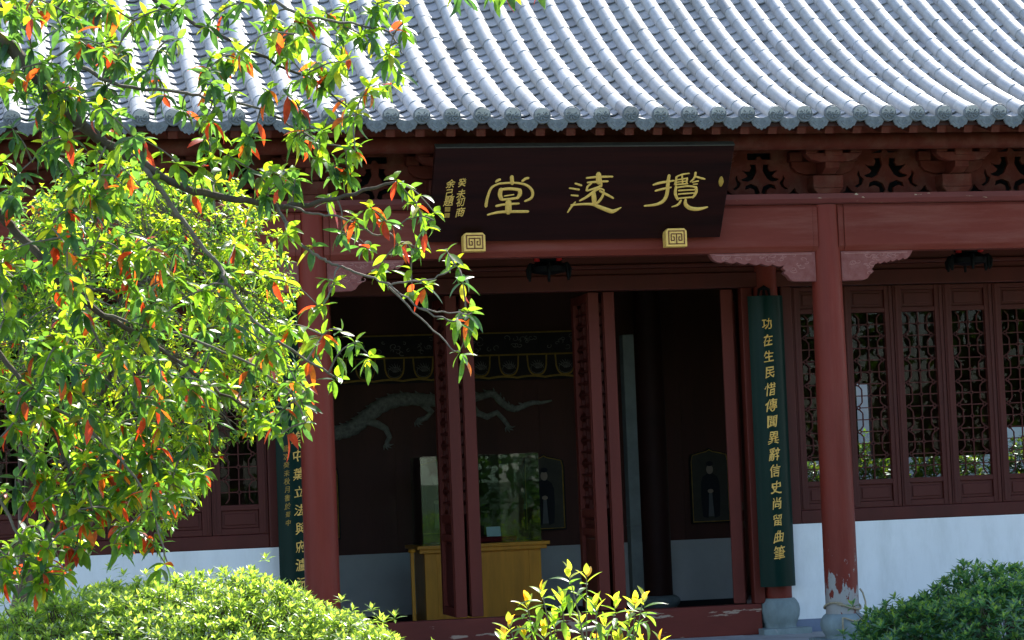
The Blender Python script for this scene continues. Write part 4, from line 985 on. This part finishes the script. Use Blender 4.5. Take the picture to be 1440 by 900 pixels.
while cnt < 3000:
    d = rvec(r); k = r.uniform(.35, 1)**.4
    nz_ = noise.noise(d*2.3+Vector((4, 1, 7)))
    k *= 1+.22*nz_
    tp = 1+.45*min(0, d.z); p = c2+Vector((d.x*axr[0]*k*tp, d.y*axr[1]*k*tp, d.z*axr[2]*k))
    if noise.noise(p*2.6) < -.18: continue
    cnt += 1
    ax = unit(d*.6+Vector((0, 0, .9))+rvec(r)*.4)
    rosette(fol, redf, p, ax, r, r.randint(7, 10), .074, .024, .5, (G_MID, G_NEW, (.20, .26, .03)), .03, False)
    if cnt % 2 == 0:
        q = min(lim, key=lambda w: (w-p).length); P = smooth_path([q, q.lerp(p, .5)+rvec(r)*.04, p], 3); tw.tube(P, [.005-.003*j/(len(P)-1) for j in range(len(P))], 4)
build('twig_canopy', tw, M['twig'], far, smooth=60)
leafmesh('foliage', fol, M['leaf'], far); o = leafmesh('red_foliage', redf, M['redleaf'], far); o['label'] = 'few leaves turned red'

# ---------------- clipped shrubs
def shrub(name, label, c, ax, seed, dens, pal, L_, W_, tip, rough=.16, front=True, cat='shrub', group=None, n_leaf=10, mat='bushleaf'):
    r = random.Random(seed); t = thing(name, label, cat, (c.x, c.y, -.36), group); fol = MB(); st = MB()
    n = 0
    while n < dens:
        d = rvec(r); d.z = abs(d.z)*1.1-.1; d = unit(d)
        k = 1+rough*noise.noise(d*2.2+Vector((seed, 0, 0)))+.5*rough*noise.noise(d*6+Vector((0, seed, 0)))
        lay = r.random(); k *= 1-.16*lay*lay
        if r.random() < .02: k *= 1.09
        p = c+Vector((d.x*ax[0], d.y*ax[1], d.z*ax[2]))*k
        if p.z < -.3: continue
        n += 1
        nn = unit(Vector((d.x/ax[0], d.y/ax[1], d.z/ax[2])))
        a_ = unit(nn*.55+Vector((0, 0, .8))+rvec(r)*.4)
        ref = unit(a_.cross(rvec(r))); o2 = a_.cross(ref); a0 = r.uniform(0, 6.28)
        for i in range(n_leaf):
            q = i/(n_leaf-1); a = a0+i*2.4; el = 1.25-1.25*q+r.uniform(-.15, .15)
            dd = (ref*math.cos(a)+o2*math.sin(a))*math.cos(el)+a_*math.sin(el)
            cc = mixc(pal[0], pal[1], r.random()) if q > .25 else mixc(pal[1], tip, .5+.5*r.random())
            leaf_small(fol, p-a_*(.02*q), dd, unit(a_+rvec(r)*.2), L_*r.uniform(.75, 1.15)*(.6+.4*min(1, q*2)), W_, .12, .12, cc)
        if n % 3 == 0:
            st.tube([p-a_*.13-Vector((d.x, d.y, 0))*.05, p-a_*.05, p], [.004, .003, .002], 4)
        if n % 14 == 0:
            P = smooth_path([Vector((c.x+d.x*ax[0]*.15, c.y+d.y*ax[1]*.15, -.36)), Vector((c.x+d.x*ax[0]*.5, c.y+d.y*ax[1]*.5, (p.z-.36)*.5)), p-a_*.1], 4)
            st.tube(P, [.014-.009*j/(len(P)-1) for j in range(len(P))], 5)
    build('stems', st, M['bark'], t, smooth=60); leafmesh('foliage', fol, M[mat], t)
    return t
cl = at(235, 985, -6.6)
shrub('rounded_shrub', 'sunlit yellow green rounded shrub before the left front column', Vector((cl.x, cl.y, -.1)), (1.82, 1.15, at(235, 818, -6.6).z+.1), 11, 6500, ((.09, .16, .035), (.15, .24, .055)), .070, .0185, (.22, .30, .07), rough=.09)  # sunlight put into the palette: yellower, brighter green than the shaded shrub
cr_ = at(1432, 950, -2.7)
shrub('rounded_shrub', 'shaded blue green rounded shrub in front of the right white wall', Vector((cr_.x, cr_.y, -.1)), (1.36, 1.0, at(1430, 812, -2.7).z+.1), 17, 2500, ((.032, .095, .062), (.07, .16, .085)), .095, .027, (.15, .24, .06), rough=.3)  # same kind of plant; shade put into its darker, bluer palette

# sunlit hedge beside the path, outside the picture on the right: the glass mirrors it
for i in range(4):
    shrub('garden_hedge', 'sunlit clipped hedge by the path, mirrored in the window glass', Vector((2.4+i*2.0, -8.3, -.1)), (1.25, .8, 1.15+.22*i), 40+i, 700, ((.07, .14, .02), (.13, .22, .03)), .11, .035, (.24, .3, .04), cat='hedge', group='hedge plants by the path', n_leaf=8)

# ---------------- the young shrub in the foreground
r = random.Random(8)
ys = thing('young_shrub', 'small yellow leaved young shrub catching the sun before the threshold', 'shrub', tuple(at(830, 1000, -11.0).xy)+(-.36,))
fol = MB(); st = MB(); base = Vector((at(830, 1000, -11).x, -11.0, -.36))
tips = [(800, 797, 1), (762, 822, .9), (741, 838, .8), (825, 800, .7), (838, 842, .9), (790, 835, .8), (865, 838, .8), (893, 838, .9), (905, 832, 1), (780, 860, .8), (815, 865, .9), (850, 870, .9), (885, 862, .8), (765, 880, .8), (800, 890, .9), (840, 895, .9), (870, 893, .8), (716, 868, .8), (708, 886, .7), (738, 884, .6), (928, 893, .8), (900, 900, .7), (925, 910, .7), (780, 905, .8), (820, 915, .8), (760, 920, .8), (860, 915, .8)]
for (x, y, s) in tips:
    p = at(x, y+8, -11+r.uniform(-.14, .14)); m = base.lerp(p, .62)+Vector((r.uniform(-.05, .05), r.uniform(-.05, .05), .05))
    P = smooth_path([base+rvec(r)*.02, m, p], 6); st.tube(P, [.008-.006*j/(len(P)-1) for j in range(len(P))], 5)
    n = r.randint(10, 14); a0 = r.uniform(0, 6.28)
    for i in range(n):
        q = i/(n-1); a = a0+i*2.4; el = 1.45-2.35*q+r.uniform(-.2, .2)
        rad = Vector((math.cos(a), math.sin(a), 0)); d = rad*math.cos(el)+Vector((0, 0, 1))*math.sin(el)
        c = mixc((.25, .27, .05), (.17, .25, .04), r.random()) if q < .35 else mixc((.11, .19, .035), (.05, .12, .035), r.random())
        if q < .15 and r.random() < .3: c = (.36, .20, .04)
        leaf_fine(fol, p-Vector((0, 0, .10*q)), d, unit(Vector((0, 0, 1))+rvec(r)*.3), (.05+.04*min(1, q*2))*r.uniform(.85, 1.1)*1.12, .027, r.uniform(.1, .9), .35, c)
build('stems', st, M['twig'], ys, smooth=60); leafmesh('foliage', fol, M['leaf'], ys)

# ---------------- behind the hall: pale courtyard wall and a hedge, seen through the rear openings
mb = MB(); mb.box(-14, 16, 13.0, 13.3, -.36, 4.2); wl = build('courtyard_wall', mb, M['white'], None); tag(wl, 'pale courtyard wall behind the hall, seen through its rear openings', 'wall')

# ---------------- garden trees across the path, outside the picture to the right: seen only as dark reflections in the glass
r = random.Random(77); fol = MB()
for i in range(9):
    c = Vector((-1+i*3.9+r.uniform(-1, 1), -24-r.uniform(0, 4), r.uniform(3.2, 4.4))); ax = (2.6, 2.2, r.uniform(3.4, 4.4))
    for _ in range(900):
        d = rvec(r); k = r.uniform(.4, 1)**.4*(1+.25*noise.noise(d*2+c)); p = c+Vector((d.x*ax[0], d.y*ax[1], d.z*ax[2]))*k
        leaf_small(fol, p, rvec(r), unit(Vector((0, 0, 1))+rvec(r)*.7), r.uniform(.35, .6), .3, .2, .2, mixc(G_OLD, G_MID, r.random()))
    fol.tube([(c.x, c.y, -.36), (c.x+.1, c.y, c.z)], [.2, .1], 8); fol.c.extend([(.06, .045, .03)]*16)
o = leafmesh('garden_foliage', fol, M['leaf'], None); tag(o, 'dense garden trees across the path, mirrored darkly in the glass', 'foliage', kind='stuff')

for i in range(5):
    shrub('courtyard_hedge', 'sunlit hedge in the rear courtyard, glimpsed through the right lattice windows', Vector((5.6+i*1.25, 11.2, -.1)), (.95, .6, 1.98), 60+i, 1300, ((.03, .065, .012), (.06, .11, .016)), .12, .035, (.10, .13, .02), cat='hedge', group='hedge plants in the rear courtyard', n_leaf=7)
